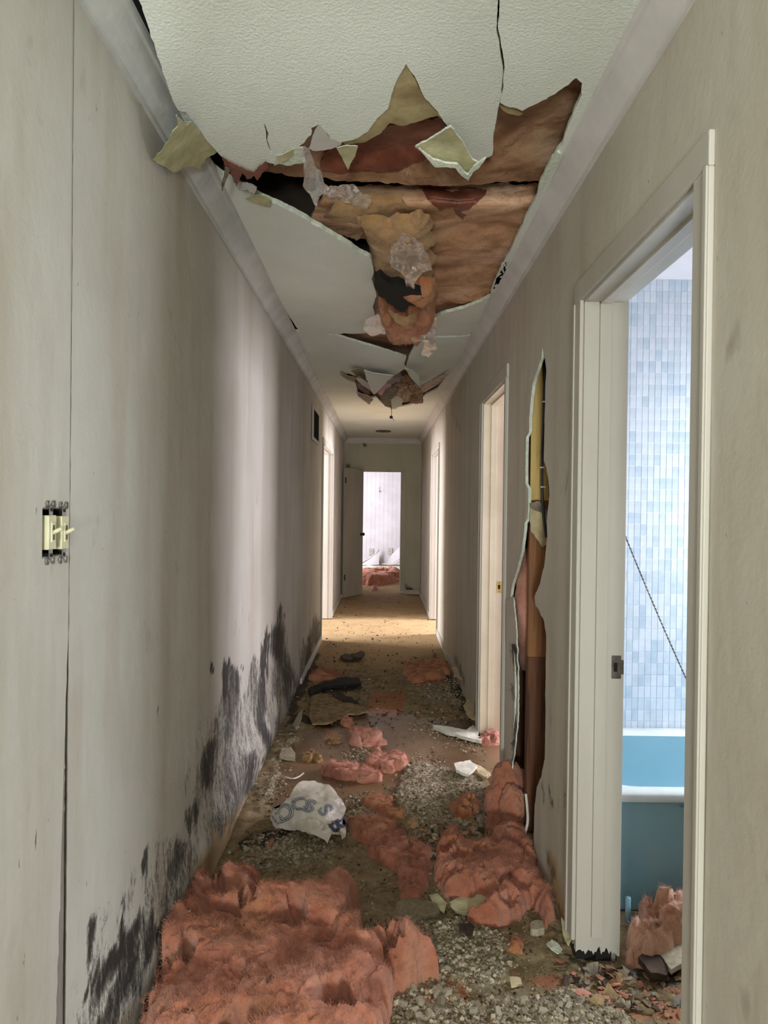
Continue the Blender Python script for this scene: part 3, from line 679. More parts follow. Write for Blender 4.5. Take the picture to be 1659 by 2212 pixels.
o = hsheet('insulation_batt', [(668,700),(760,700),(990,705),(990,770),(900,800),(880,800),(740,775),(660,735)], lambda x, y: H+.045+0*x, FACA, 'dark brown insulation showing through the wedge gap beyond the big hole', 7, 46, .01)
o = hsheet('insulation_batt', [(740,795),(980,795),(980,860),(900,890),(820,895),(760,870)], lambda x, y: H+.03+0*x, FACR, 'rust brown insulation inside the farther torn ceiling opening', 5, 47, .02)

# ---- mineral-wool lumps
def puff2(P, r, seed, warp=.5, ov=1.18):
    """0..1 cauliflower field from jittered cells"""
    rs = np.random.RandomState(seed); lo = P.min(0)-2*r; hi = P.max(0)+2*r
    gx = np.arange(lo[0], hi[0], r); gy = np.arange(lo[1], hi[1], r)
    X, Y = np.meshgrid(gx, gy); Cn = np.stack([X.ravel(), Y.ravel()], 1)+rs.uniform(-.45, .45, (X.size, 2))*r
    hh = rs.uniform(.45, 1, len(Cn))
    w_ = np.stack([fbm(P, .9/r, 3, seed), fbm(P, .9/r, 3, seed+5)], 1)*r*warp
    Q = P+w_; out = np.zeros(len(P))
    for c, k in zip(Cn, hh):
        d2 = ((Q-c)**2).sum(1)/(r*ov)**2
        out = np.maximum(out, np.where(d2 < 1, np.sqrt(np.maximum(1-d2, 0))*k, 0))
    return out
def lobes(P, size, seed, stretch=1.0):
    """overlapping torn wads of many sizes and directions"""
    rs = np.random.RandomState(seed*7+1); lo = P.min(0); hi = P.max(0); A = float(np.prod(hi-lo))
    w1 = np.stack([fbm(P, .8/size, 4, seed), fbm(P, .8/size, 4, seed+5)], 1)*size*.42
    w2 = np.stack([fbm(P, 5/size, 3, seed+8), fbm(P, 5/size, 3, seed+9)], 1)*size*.07
    Q = P+w1+w2; out = np.zeros(len(P))
    n = int(max(6, min(900, 5.5*A/(size*size)))) 
    C_ = np.stack([rs.uniform(lo[0], hi[0], n), rs.uniform(lo[1], hi[1], n)], 1)
    r = size*(.22+1.05*rs.uniform(0, 1, n)**2.2); asp = rs.uniform(1, 2.6, n); th = rs.uniform(0, math.pi, n); base = rs.uniform(0, .42, n)
    for i in range(n):
        c, s_ = math.cos(th[i]), math.sin(th[i]); D = Q-C_[i]; u = D[:, 0]*c+D[:, 1]*s_; v = -D[:, 0]*s_+D[:, 1]*c
        d2 = (u/(r[i]*asp[i]))**2+(v/r[i])**2; k = d2 < 1
        out[k] = np.maximum(out[k], base[i]*(1-d2[k]**3)+.62*(r[i]/size)**.7*np.sqrt(1-d2[k]))
    return out
def fibres(P, N, count, L, rnd, down=False):
    V = []; F = []
    for i in range(count):
        j = rnd.randrange(len(P)); p = Vector(P[j]); n = Vector(N[j]) if N is not None else Vector((0, 0, 1))
        d = (n*.8+Vector((rnd.gauss(0, .8), rnd.gauss(0, .8), rnd.gauss(0, .5)))).normalized(); l = L*rnd.uniform(.4, 1.3)
        s_ = d.orthogonal().normalized()*.0004; k = Vector((rnd.gauss(0, 1), rnd.gauss(0, 1), rnd.gauss(0, 1)))*l*.18
        a = p-d*l*.3; b = p+d*l*.4+k; c = p+d*l
        m_ = len(V); V += [a-s_, a+s_, b+s_, b-s_, c]; F += [(m_, m_+1, m_+2, m_+3), (m_+3, m_+2, m_+4)]
    return V, F
def clump(name, outline, hmax, mat, label, seed, step=None, R_=.05, big=.07, small=.022, z0=None, plane=None, lat=.02, fib=1.0, amp=None, group=None, cat='insulation'):
    pts = [onz(px, py, 0.0) for px, py in outline] if plane is None else None
    ol = [(p.x, p.y) for p in pts]
    yy = np.mean([p[1] for p in ol]); step = step or max(.006, .0028*yy)
    ol = jag(ol, step*1.3, amp if amp is not None else step*1.6, seed)
    V, F = region(ol, step, (), seed)
    d = polydist(V, ol); e = np.sqrt(np.clip(1-(1-np.clip(d/R_, 0, 1))**2, 0, 1))
    lb = lobes(V, big, seed); lb2 = lobes(V, big*.38, seed+50); nf = fbm(V, 95, 4, seed+4); pit = np.clip(fbm(V, 1.1/big, 3, seed+33)*2.2+1.15, .35, 1)
    h = e*hmax*pit*(.06+.78*lb+.17*lb2)+e*(.004*nf+.007*fbm(V, 26, 4, seed+30))
    X = np.stack([V[:, 0], V[:, 1], h], 1)
    lx = fbm(V, 1.3/big, 3, seed+7)*lat*e; ly = fbm(V, 1.3/big, 3, seed+8)*lat*e
    X[:, 0] += lx; X[:, 1] += ly-e*h*.25
    if np.mean(V[:, 0]) < XR: X[:, 0] = np.where(X[:, 1] < 11, np.clip(X[:, 0], XL+.014+.02*(X[:, 2] < .3), XR-.006), X[:, 0])
    base = np.array([fz(x, y) for x, y in zip(X[:, 0], X[:, 1])])
    X[:, 2] += base-.006*(d < step*.3)
    Vv = [tuple(p) for p in X]; Ff = [tuple(f) for f in F]
    if fib:
        area_ = len(V)*step*step; fv, ffx = fibres(X, None, int(area_*48000*fib)+20, .012+.006*min(1, big/.07), random.Random(seed))
        n0 = len(Vv); Vv += [tuple(v) for v in fv]; Ff += [tuple(i+n0 for i in f) for f in ffx]
    o = mesh(name, Vv, Ff, mat); tag(o, label, cat, group); return o
IN = 'insulation_clump'
big = clump(IN, [(288,2260),(296,2180),(300,2110),(318,2050),(345,2000),(370,1965),(400,1948),(440,1944),(475,1958),(520,1948),(575,1946),(578,1966),(560,1985),(605,1985),(618,2012),(660,2010),(690,1985),(740,1966),(776,1972),(782,2010),(778,2050),(790,2075),(830,2058),(870,2070),(900,2092),(940,2110),(950,2130),(915,2128),(880,2150),(850,2160),(845,2212),(830,2300),(780,2420),(330,2420)], 0.215, INS,
      'large heap of salmon pink glass wool against the mouldy left wall in the foreground', 101, .0052, .10, .12, .034, lat=.03)
clump(IN, [(945,1845),(965,1815),(990,1822),(1010,1850),(1040,1845),(1075,1812),(1110,1810),(1150,1800),(1150,1850),(1172,1880),(1178,1930),(1195,1960),(1203,1990),(1180,2010),(1165,1985),(1150,1960),(1120,1990),(1080,2008),(1040,2010),(1005,2000),(1030,1985),(1050,1960),(1000,1955),(960,1940),(935,1900)], .11, INS,
      'crumpled pink glass wool heap below the hole in the right wall', 102, .006, .08, .085, .028, lat=.02)
clump(IN, [(745,1775),(790,1768),(830,1768),(855,1778),(862,1800),(885,1830),(935,1850),(930,1880),(925,1925),(900,1955),(875,1962),(862,1930),(860,1890),(820,1870),(790,1845),(800,1825),(760,1810)], .05, INS,
      'ragged strip of pink glass wool trailing from the plastic bag', 103, None, .035, .05, .018)
clump(IN, [(776,1738),(800,1726),(850,1728),(845,1745),(850,1756),(876,1762),(872,1772),(840,1772),(820,1764),(805,1752)], .045, INSO, 'bright orange glass wool tuft right of the plastic bag', 104, None, .03, .04, .015)
clump(IN, [(694,1662),(715,1656),(770,1658),(800,1668),(828,1674),(826,1686),(795,1692),(765,1688),(720,1680),(700,1676)], .055, INSP, 'sausage-shaped roll of pale pink glass wool above the plastic bag', 105, None, .03, .05, .02)
clump(IN, [(782,1662),(800,1640),(818,1622),(835,1636),(860,1630),(880,1642),(878,1660),(850,1668),(815,1670)], .055, INSP, 'pointed pale pink glass wool tuft behind the pink roll', 106, None, .035, .05, .018)
clump(IN, [(752,1598),(758,1584),(780,1582),(800,1590),(820,1592),(838,1606),(820,1612),(785,1612),(758,1612)], .07, INSP, 'pale pink glass wool lump alone on the wet brown floor', 107, None, .05, .06, .022)
clump(IN, [(654,1640),(662,1628),(674,1616),(682,1630),(697,1638),(694,1646),(676,1640),(660,1648)], .04, INSY, 'small beige glass wool scrap by the left wall on the wet floor', 108, None, .03, .03, .012)
clump(IN, [(972,1755),(985,1740),(1010,1730),(1035,1738),(1040,1755),(1020,1772),(990,1772)], .05, INSO, 'rounded orange glass wool lump beside the pile leaning from the wall hole', 109, None, .03, .035, .014)
clump(IN, [(872,1785),(882,1776),(900,1780),(908,1790),(895,1796),(876,1796)], .028, INSY, 'small yellow glass wool crumb between the two pink strips', 110, None, .015, .02, .01)
clump(IN, [(484,1918),(490,1892),(505,1880),(525,1882),(534,1894),(522,1912),(500,1922)], .05, INSO, 'small orange-red glass wool tuft at the foot of the left wall', 111, None, .03, .03, .014)
clump(IN, [(868,1458),(885,1444),(915,1434),(945,1428),(965,1440),(975,1455),(960,1470),(930,1474),(895,1480)], .06, INSO, 'flattened rusty glass wool patch at the right on the far debris', 112, None, .05, .09, .03, fib=.3)
clump(IN, [(665,1470),(690,1456),(720,1464),(735,1475),(705,1478),(680,1480)], .04, INSO, 'thin rusty glass wool patch at the left on the far debris', 113, None, .03, .06, .03, fib=.3)
clump(IN, [(1034,1600),(1046,1590),(1066,1586),(1084,1596),(1080,1608),(1056,1612),(1040,1610)], .05, INSP, 'pale pink glass wool crumbs at the foot of the second doorway jamb', 114, None, .03, .03, .013)
clump(IN, [(1094,2058),(1104,2040),(1125,2036),(1136,2052),(1124,2064),(1104,2064)], .03, INSO, 'fist-sized orange glass wool scrap in front of the right doorway jamb', 115, None, .02, .025, .012)
clump(IN, [(735,1560),(750,1552),(765,1560),(758,1570),(740,1568)], .04, INS, 'little pink tuft at the far edge of the wet floor', 116, None, .02, .03, .015, fib=.3)
clump(IN, [(1352,2085),(1352,2035),(1375,1990),(1400,1960),(1420,1958),(1445,1990),(1480,1985),(1520,1990),(1580,2010),(1580,2080),(1500,2085),(1450,2095),(1400,2100)], .17, INSO2, 'heap of peach glass wool in the bathroom against the blue tub', 117, .006, .09, .07, .022, lat=.02)
clump(IN, [(700,1598),(712,1590),(730,1592),(740,1602),(722,1608),(705,1606)], .018, INSY, 'flat brownish glass wool scrap left of the lone pink lump', 118, None, .015, .03, .012)
clump(IN, [(1045,1780),(1060,1745),(1100,1760),(1140,1790),(1150,1815),(1100,1830),(1060,1810)], .05, INS, 'loose pink glass wool between the wall hole and the crumpled heap', 119, None, .03, .04, .018)
clump(IN, [(780,1240),(800,1242),(830,1238),(860,1236),(870,1246),(862,1256),(835,1262),(800,1266),(770,1262),(765,1246)], .2, INS, 'pink glass wool bundle on the floor of the end room', 120, .03, .22, .22, .08, lat=.06, fib=.05)
clump(IN, [(800,1272),(815,1266),(812,1276),(802,1279)], .08, INSP, 'small pink wad in front of the bundle in the end room', 121, .025, .08, .1, .05, fib=0)
# lumps not lying on the floor: displaced balls joined into one surface each
def ico(c, r, sub):
    bm = bmesh.new(); bmesh.ops.create_icosphere(bm, subdivisions=sub, radius=1)
    V = np.array([tuple(v.co) for v in bm.verts]); F = [tuple(v.index for v in f.verts) for f in bm.faces]; bm.free()
    return V, F
def balls(name, specs, mat, label, seed, sub=5, amp=.28, cat='insulation', fib=400, parent=None):
    Vv = []; Ff = []; allP = []; allN = []
    for bi, (c, r) in enumerate(specs):
        U, F = ico(c, r, sub); out = np.empty(len(U))
        for i, u in enumerate(U):
            q = Vector(u)*1.5+Vector((seed*3.7+bi*9, 0, 0)); q += noise.noise_vector(q*1.6)*.45
            d, _ = noise.voronoi(q*1.15); d2, _ = noise.voronoi(q*3.1)
            out[i] = 1+amp*(.9-1.25*d[0])+amp*.38*(.7-d2[0]*1.3)+.05*noise.noise(q*9)
        X = U*out[:, None]*np.array(r)+np.array(tuple(c)); n0 = len(Vv)
        Vv += [tuple(v) for v in X]; Ff += [tuple(i+n0 for i in f) for f in F]; allP.append(X); allN.append(U)
    if fib:
        fv, fx = fibres(np.concatenate(allP), np.concatenate(allN), fib, .014, random.Random(seed))
        n0 = len(Vv); Vv += [tuple(v) for v in fv]; Ff += [tuple(i+n0 for i in f) for f in fx]
    o = mesh(name, Vv, Ff, mat, parent)
    if label: tag(o, label, cat)
    return o
balls(IN, [(onx(1098, 1700, .60), (.075, .10, .11)), (onx(1082, 1738, .56), (.07, .08, .10)), (onx(1110, 1745, .60), (.06, .07, .09)), (onx(1118, 1700, .66), (.05, .09, .09))], INS,
      'tall fold of pink glass wool bulging from the wall hole', 61, 5, .26)
balls('insulation_batt', [(Vector((.665, 3.33, onx(1128, 1240, .66).z)), (.035, .13, .12)), (Vector((.66, 3.30, onx(1128, 1320, .66).z)), (.04, .13, .16)), (Vector((.67, 3.32, onx(1128, 1400, .66).z)), (.025, .12, .10))], INSP,
      'strip of pink insulation between the studs inside the wall hole', 62, 4, .14)
# clumps hanging in the hole
def hpuff(name, outline, z, hmax, mat, label, seed, step=5, R_=.06, big=.09, holes=(), parent=None, fib=500, zf=None):
    ol = jag(outline, step*1.2, 4.5, seed); hs = [jag(h, step*.8, 2, seed+2) for h in holes]; V, F = region(ol, step, hs, seed)
    P = np.array([tuple(onz(x, y, z)) for x, y in V]); olw = [tuple(onz(x, y, z))[:2] for x, y in ol]; W = P[:, :2]
    d = polydist(W, olw)
    for h in hs: d = np.minimum(d, polydist(W, [tuple(onz(x, y, z))[:2] for x, y in h]))
    e = np.sqrt(np.clip(1-(1-np.clip(d/R_, 0, 1))**2, 0, 1)); Wc = W*np.array([1, .55])
    b1 = lobes(Wc, big*.8, seed); b2 = lobes(Wc, big*.3, seed+3); fo = np.abs(fbm(Wc, 1.2/big, 4, seed+2))
    P[:, 2] -= e*hmax*(.15+.7*b1+.3*b2+.3*fo)+e*.006*fbm(W, 60, 3, seed)
    if zf: P[:, 2] -= zf(V[:, 0], V[:, 1])
    Vv = [tuple(p) for p in P]; Ff = [tuple(f) for f in F]; fv, fx = fibres(P, None, fib, .02, random.Random(seed))
    n0 = len(Vv); Vv += [tuple(v) for v in fv]; Ff += [tuple(i+n0 for i in f) for f in fx]
    o = mesh(name, Vv, Ff, mat, parent)
    if label: tag(o, label, 'insulation')
    return o
cav = [(808,600),(820,596),(832,606),(846,614),(862,612),(876,622),(892,626),(908,632),(916,642),(908,656),(896,660),(884,660),(874,674),(862,672),(850,660),(838,656),(830,644),(818,640),(810,622)]
ch = hpuff('hanging_insulation', [(806,598),(822,592),(850,604),(880,600),(910,596),(934,600),(945,612),(942,650),(938,690),(925,702),(912,722),(893,726),(880,712),(862,724),(845,712),(834,712),(828,690),(818,660),(812,630)], H-.045, .085, INSO,
      'orange glass wool clump hanging out of the middle of the ceiling hole', 63, 4, .07, .07, [cav])
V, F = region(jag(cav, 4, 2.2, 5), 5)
slab('painted_cavity_shade', np.array([tuple(onz(x, y, H-.115)) for x, y in V]), F, (0, 0, .03), [BLACK], ch)  # black slab painted in for the shade inside the clump
hpuff('yellow_tuft', [(838,668),(858,676),(874,684),(896,670),(905,684),(888,704),(866,700),(848,690)], H-.10, .03, INSY, None, 64, 4, .04, .04, parent=ch, fib=80)
hpuff('hanging_insulation', [(770,470),(790,462),(822,464),(842,470),(860,458),(884,462),(905,452),(925,462),(936,478),(928,498),(946,516),(925,532),(944,556),(930,572),(938,592),(912,604),(880,606),(852,604),(830,598),(812,590),(802,566),(800,530),(790,505)], H+.005, .06, INSY,
      'yellowish glass wool bulging from the facing in the middle of the big hole', 65, 4, .16, .10)
balls('hanging_insulation', [(ony(866, 838, 6.1), (.07, .08, .04)), (ony(888, 850, 6.1), (.075, .08, .06)), (ony(880, 825, 6.2), (.06, .1, .06)), (ony(900, 862, 6.0), (.05, .05, .035)), (ony(893, 838, 6.0), (.04, .05, .03))], FACA,
      'rust brown insulation and rubble hanging from the farther torn opening', 66, 5, .5, fib=200)
flap('hanging_paper', [(478,338),(500,352),(530,366),(546,371),(556,364),(575,348),(579,362),(566,376),(556,392),(548,380),(534,388),(524,374),(510,404),(502,380),(488,362)], .06, [FACR, FACR, FACR], 4, 2, 24)
flap('hanging_paper', [(486,360),(496,366),(494,378),(486,396),(480,414),(478,398),(484,380)], .07, [GREY, GREY, GREY], 3, 1, 25)
flap('hanging_paper', [(500,376),(516,392),(540,396),(556,404),(548,420),(536,412),(520,410),(506,400)], .03, [CROWNL, GREY, GREY], 4, 2, 26)

# ---- plastic film hanging from the hole
def film(name, outline, zfn, label, seed, step=5, rip=.02, mat=None):
    ol = jag(outline, step, 2.2, seed); V, F = region(ol, step, (), seed)
    P = np.array([tuple(onz(x, y, z)) for (x, y), z in zip(V, zfn(V[:, 0], V[:, 1]))])
    P[:, 1] += rip*1.5*fbm(P*np.array([3, 1, .6]), 9, 3, seed); P[:, 2] += rip*.5*fbm(P*np.array([3, 1, 1]), 12, 3, seed+3)
    o = mesh(name, P, F, mat or FILM); tag(o, label, 'plastic sheet'); return o
film('plastic_film', [(648,322),(668,320),(680,360),(694,372),(700,392),(712,412),(704,420),(690,424),(683,448),(678,440),(668,418),(654,402),(660,384),(656,350)], lambda x, y: H-.05-.09*sstep((y-320)/120), 'crumpled clear plastic strip dangling below the near ceiling board', 71)
film('plastic_film', [(700,400),(760,402),(800,425),(802,440),(790,456),(762,440),(730,428),(715,430),(700,415)], lambda x, y: H-.0+.0*x, 'clear plastic sheet stretched in the dark left corner of the hole', 72)
film('plastic_film', [(838,560),(846,530),(872,505),(905,520),(922,548),(934,585),(912,590),(902,604),(893,628),(880,622),(874,600),(852,582)], lambda x, y: H-.06-.05*sstep((y-520)/100), 'milky plastic film over the yellow glass wool', 73)
film('plastic_film', [(915,690),(935,672),(945,700),(938,730),(945,752),(925,772),(908,766),(918,740),(890,735),(880,715)], lambda x, y: H-.08-.10*sstep((y-680)/90), 'milky plastic strip hanging past the ceiling joint', 74, 4)
film('plastic_film', [(790,690),(820,680),(838,700),(832,722),(800,725),(785,712)], lambda x, y: H-.06+0*x, 'small clear film at the left foot of the hanging clump', 75, 4)
# fine threads and the dangling crumb
t = empty('hanging_thread', ony(845, 882, 6.0)); b0 = t.location.copy()
mb = MB(); q = [ony(845, 880, 6.0)-b0, ony(846, 892, 6.0)-b0, ony(845, 900, 6.0)-b0]; mb.tube(q, .0022, 5); mb.tube([ony(847, 902, 6)-b0, ony(852, 910, 6)-b0], .003, 5, [1, .3]); mb.build('thread', DEB, t)
U, Fi = ico(0, 0, 2); U = U*np.array([.014, .006, .014])*(1+.3*fbm(U, 1.5, 2, 1))[:, None]; mesh('crumb', U+np.array(tuple(ony(845, 901, 6)-b0)), Fi, DEB, t)
tag(t, 'thread with a crumb dangling from the farther torn opening', 'debris')

# ---- crown mouldings
def crown_prof():    # (distance from wall, height below ceiling)
    return [(0, .078), (.010, .078), (.012, .068), (.022, .060), (.036, .046), (.050, .028), (.058, .016), (.066, .014), (.070, .008), (.074, 0), (0, 0)]
def crown(name, y0, y1, side, mat, dz=0):
    xw = XL if side < 0 else XR; V = []; F = []; pr = crown_prof(); ys = strip(y0, y1, .25)
    for y in ys:
        w_ = .0015*noise.noise(Vector((y*1.7, side*3, 0)))
        for d, h in pr: V.append((xw-side*(d+w_), y, H-h+w_+dz))
    n = len(pr)
    for i in range(len(ys)-1):
        for k in range(n): F.append((i*n+k, i*n+(k+1) % n, (i+1)*n+(k+1) % n, (i+1)*n+k))
    F.append(tuple(range(n))); F.append(tuple((len(ys)-1)*n+k for k in range(n)))
    o = mesh(name, V, F, mat, None, False); tag(o, kind='structure'); return o
crown('trim_1', -7.0, YE, -1, CROWNL); crown('trim_2', -7.0, YE, 1, CROWN)
V = []; F = []; pr = crown_prof()
for x in (XL, XR):
    for d, h in pr: V.append((x, YE-d, H-h))
n = len(pr)
for k in range(n): F.append((k, (k+1) % n, n+(k+1) % n, n+k))
tag(mesh('trim_3', V, F, CROWN, None, False), kind='structure')
# baseboards
for i, (x0, x1, y0, y1) in enumerate(((XR-.012, XR-.0005, 5.9, DCR[0]-.07), (XR-.012, XR-.0005, DCR[1]+.07, YE), (XL+.0005, XL+.012, DD[1]+.07, 10.9))):
    o = box(('baseboard_right', 'baseboard_right_far', 'baseboard_left')[i], x0, x1, y0, y1, .0, .07, TRIM); tag(o, kind='structure')
tag(box('baseboard_left_near', XL+.004, XL+.018, 5.6, DD[0]-.07, .0, .06, CROWN), kind='structure')
tag(box('baseboard_end', ex1+.07, XR-.01, YE-.012, YE-.0005, .0, .07, TRIM), kind='structure')

# ---- door openings
def doorway(name, side, y0, y1, mat, rotten=False, matj=None):
    e = empty(name, ((XR if side > 0 else XL), (y0+y1)/2, 0)); ox, oy = e.location.x, e.location.y
    tag(e, kind='structure'); matj = matj or mat
    xw = XR if side > 0 else XL; xb = xw+side*.128
    def X(a, b): return (min(a, b)-ox, max(a, b)-ox)
    zb = .012
    for nm, yc0, yc1, sgn in (('jamb', y0-.018, y0+.003, 1), ('jamb', y1-.003, y1+.018, -1)):
        m_ = MB(); xx = X(xw-side*.001, xb+side*.001)
        if rotten and sgn < 0:
            V = []; n = 26; rnd = random.Random(5)
            for k in range(n+1):
                t_ = k/n; x = xx[0]+(xx[1]-xx[0])*t_
                zz = .022+.02*abs(noise.noise(Vector((t_*5, 0, 1))))+rnd.uniform(0, .014)*(1+2.5*math.exp(-((t_-.62)/.1)**2))
                for yy in (yc0-oy, yc1-oy): V += [(x, yy, zz), (x, yy, OP)]
            Fq = []
            for k in range(n):
                a = k*4; Fq += [(a, a+4, a+5, a+1), (a+2, a+3, a+7, a+6), (a, a+2, a+6, a+4), (a+1, a+5, a+7, a+3)]
            Fq += [(0, 1, 3, 2), (n*4, n*4+2, n*4+3, n*4+1)]
            m_.add(V, Fq)
        else: m_.box(xx[0], xx[1], yc0-oy, yc1-oy, zb, OP)
        m_.build(nm, matj, e)
        yo = (yc1 if sgn > 0 else yc0); ys_ = (yo, yo+.012) if sgn > 0 else (yo-.012, yo)
        s0 = X(xw+side*.045, xw+side*.080)
        m_ = MB(); m_.box(s0[0], s0[1], ys_[0]-oy, ys_[1]-oy, zb+.07*rotten, OP-.0); m_.build('door_stop', matj, e, bevel=.0015)
        c0 = (y0-.075, y0-.006) if sgn > 0 else (y1+.006, y1+.075)
        m_ = MB(); a = X(xw-side*.013, xw-side*.0005); m_.box(a[0], a[1], c0[0]-oy, c0[1]-oy, zb+.05*(rotten and sgn < 0), OP+.006); m_.build('casing', mat, e, bevel=.003)
        m_ = MB(); a = X(xw-side*.018, xw-side*.013); cc = (c0[0], c0[0]+.016) if sgn > 0 else (c0[1]-.016, c0[1])
        m_.box(a[0], a[1], cc[0]-oy, cc[1]-oy, zb+.05*(rotten and sgn < 0), OP+.006); m_.build('back_band', mat, e, bevel=.002)
        a = X(xb, xb+side*.013); m_ = MB(); m_.box(a[0], a[1], c0[0]-oy, c0[1]-oy, zb, OP+.06); m_.build('inner_casing', mat, e, bevel=.003)
    a = X(xw-side*.001, xb+side*.001); m_ = MB(); m_.box(a[0], a[1], y0-.018-oy, y1+.018-oy, OP-.003, OP+.018); m_.build('head_jamb', matj, e)
    a = X(xw+side*.045, xw+side*.080); m_ = MB(); m_.box(a[0], a[1], y0-oy, y1-oy, OP-.012, OP); m_.build('door_stop', matj, e, bevel=.0015)
    a = X(xw-side*.013, xw-side*.0005); m_ = MB(); m_.box(a[0], a[1], y0-.075-oy, y1+.075-oy, OP+.006, OP+.075); m_.build('head_casing', mat, e, bevel=.003)
    return e
d1 = doorway('door_1', 1, *DA, TRIM, True)
box('rotten_sill', 0, .13, DA[1]-d1.location.y+.004, DA[1]-d1.location.y+.10, 0, .03, BLACK, d1)
d2 = doorway('door_2', 1, *DB, TRIM, False, TRIMW)
doorway('door_3', 1, *DCR, TRIM); doorway('door_4', -1, *DD, TRIM)
# end opening trim
e = empty('door_5', ((ex0+ex1)/2, YE, 0)); tag(e, kind='structure'); ox = e.location.x; zt = OP-.06
for nm, a in (('jamb', (ex0-.001, ex0+.015, -.002, .122, .02, zt)), ('jamb', (ex1-.015, ex1+.001, -.002, .122, .02, zt)), ('head_jamb', (ex0, ex1, -.002, .122, zt-.015, zt+.001)),
              ('casing', (ex0-.07, ex0, -.013, -.002, .02, zt)), ('casing', (ex1, ex1+.07, -.013, -.002, .06, zt)), ('head_casing', (ex0-.07, ex1+.07, -.014, -.003, zt, zt+.07))):
    m_ = MB(); m_.box(a[0]-ox, a[1]-ox, *a[2:]); m_.build(nm, WE if nm != 'jamb' else TRIM, e, bevel=.002)
# narrow door leaf that stands open across the end of the hall
hp = Vector((XL+.045, 10.95, 0)); tp = Vector((ony(782, 1150, 11.45).x, 11.45, 0)); dv = tp-hp; L = dv.length
e = empty('door_leaf', hp, math.atan2(dv.y, dv.x)); tag(e, 'grey-painted narrow door standing open at the end of the hall', 'door')
box('panel', 0, L, -.0175, .0175, .012, 2.02, DOORP, e, .002)
for s_ in (-1, 1):
    k = MB(); zc = .98; k.disc((L-.06, s_*.0176, zc), (0, s_, 0), .027, .006); k.disc((L-.06, s_*.0236, zc), (0, s_, 0), .011, .026)
    U, Fi = ico(0, 0, 3); kn = k.build('knob', BRONZE, e, True)
    mesh('knob_ball', U*np.array([.026, .020, .026])+np.array([L-.06, s_*.062, zc]), Fi, BRONZE, kn)
for z in (.28, 1.78):
    k = MB(); k.disc((-.004, -.02, z), (0, 0, 1), .006, .09, 10); k.box(0, .03, -.0195, -.0177, z, z+.09); k.build('hinge', BRONZE, e)
# strike plates
def strike(px, py, yj, mat, label, w_=.03):
    p = ony(px, py, yj-.0035); e = empty('strike_plate', p); tag(e, label, 'strike plate')
    box('plate', -w_/2, w_/2, -.0022, 0, -.036, .036, mat, e, .0006)
    box('latch_hole', -w_*.28, w_*.12, -.0026, -.0021, -.014, .014, BLACK, e)
    box('lip', w_/2, w_/2+.008, -.0032, 0, -.022, .022, mat, e, .0006)
    for s_ in (-1, 1):
        k = MB(); k.disc((-w_*.1, -.0021, s_*.026), (0, -1, 0), .0045, .0012, 12); k.build('screw', DSTEEL, e)
strike(1331, 1441, DA[1], DSTEEL, 'tarnished steel strike plate on the bathroom door jamb')
strike(1079, 1268, DB[1], BRASS, 'brass strike plate on the second doorway jamb', .036)

# ---- bathroom tiles, 25 by 50 mm, each its own piece where the doorway shows them
tw, th_ = .0286, .0536; tiles = []; rest = MB(); rnd = random.Random(3)
tm = MB(); tm.box(-tw/2+.0013, tw/2-.0013, -.0012, 0, -th_/2+.0013, th_/2-.0013)
tme = []
for k, m_ in enumerate(TILES):
    o = mesh('tile', tm.V, tm.F, m_, None, False); tme.append(o.data); bpy.data.objects.remove(o)
allt = []
x0v, x1v = ony(1345, 1000, 3.275).x-.01, ony(1502, 1000, 3.275).x+.005
for i in range(int((2.6-.76)/tw)):
    for j in range(int((2.47-.38)/th_)+1):
        x = .775+i*tw; z = 2.455-j*th_
        vis = x0v < x < x1v and z > .42
        allt.append((0 if vis else 1, -z, x))
allt.sort()
restm = [MB(), MB(), MB()]
for k, (v, nz_, x) in enumerate(allt):
    c = rnd.choice((0, 0, 0, 1, 1, 2)); yv = 3.275-rnd.uniform(0, .0004)
    if k < 300:
        o = bpy.data.objects.new('tile', tme[c]); C.objects.link(o); o.parent = bt; o.location = (x, yv, -nz_)
    else: restm[c].box(x-tw/2+.0012, x+tw/2-.0012, yv-.0012, yv, -nz_-th_/2+.0012, -nz_+th_/2-.0012)
Vt = []; Ft = []; Mt = []
for c in range(3):
    n0 = len(Vt); Vt += restm[c].V; Ft += [tuple(i+n0 for i in f) for f in restm[c].F]; Mt += [c]*len(restm[c].F)
o = mesh('tile_field', Vt, Ft, TILES, bt, False, Mt); o['kind'] = 'stuff'
# ---- bathtub
tb = empty('bathtub', (.76, 2.50, 0)); tag(tb, 'blue enamelled bathtub with a pale rim in the tiled bathroom', 'bathtub')
ty0, ty1, tx1, tz = 0.0, .765, 1.55, .418
V = []; F = []
def lp(x0, x1, y0, y1, z, r, n=6):
    o_ = []
    for cx, cy, a0 in ((x1-r, y1-r, 0), (x0+r, y1-r, 90), (x0+r, y0+r, 180), (x1-r, y0+r, 270)):
        for k in range(n+1): a = R(a0+90*k/n); o_.append((cx+r*math.cos(a), cy+r*math.sin(a), z))
    return o_
rim = [lp(0, tx1, 0, ty1, tz-.03, .004), lp(0, tx1, 0, ty1, tz-.008, .006), lp(.006, tx1-.006, .006, ty1-.006, tz, .01), lp(.06, tx1-.10, .065, ty1-.075, tz, .12), lp(.07, tx1-.11, .075, ty1-.085, tz-.012, .12)]
bowl = [lp(.07, tx1-.11, .075, ty1-.085, tz-.012, .12), lp(.10, tx1-.16, .10, ty1-.11, tz-.18, .12), lp(.13, tx1-.24, .13, ty1-.14, tz-.31, .12), lp(.2, tx1-.34, .2, ty1-.2, tz-.345, .1)]
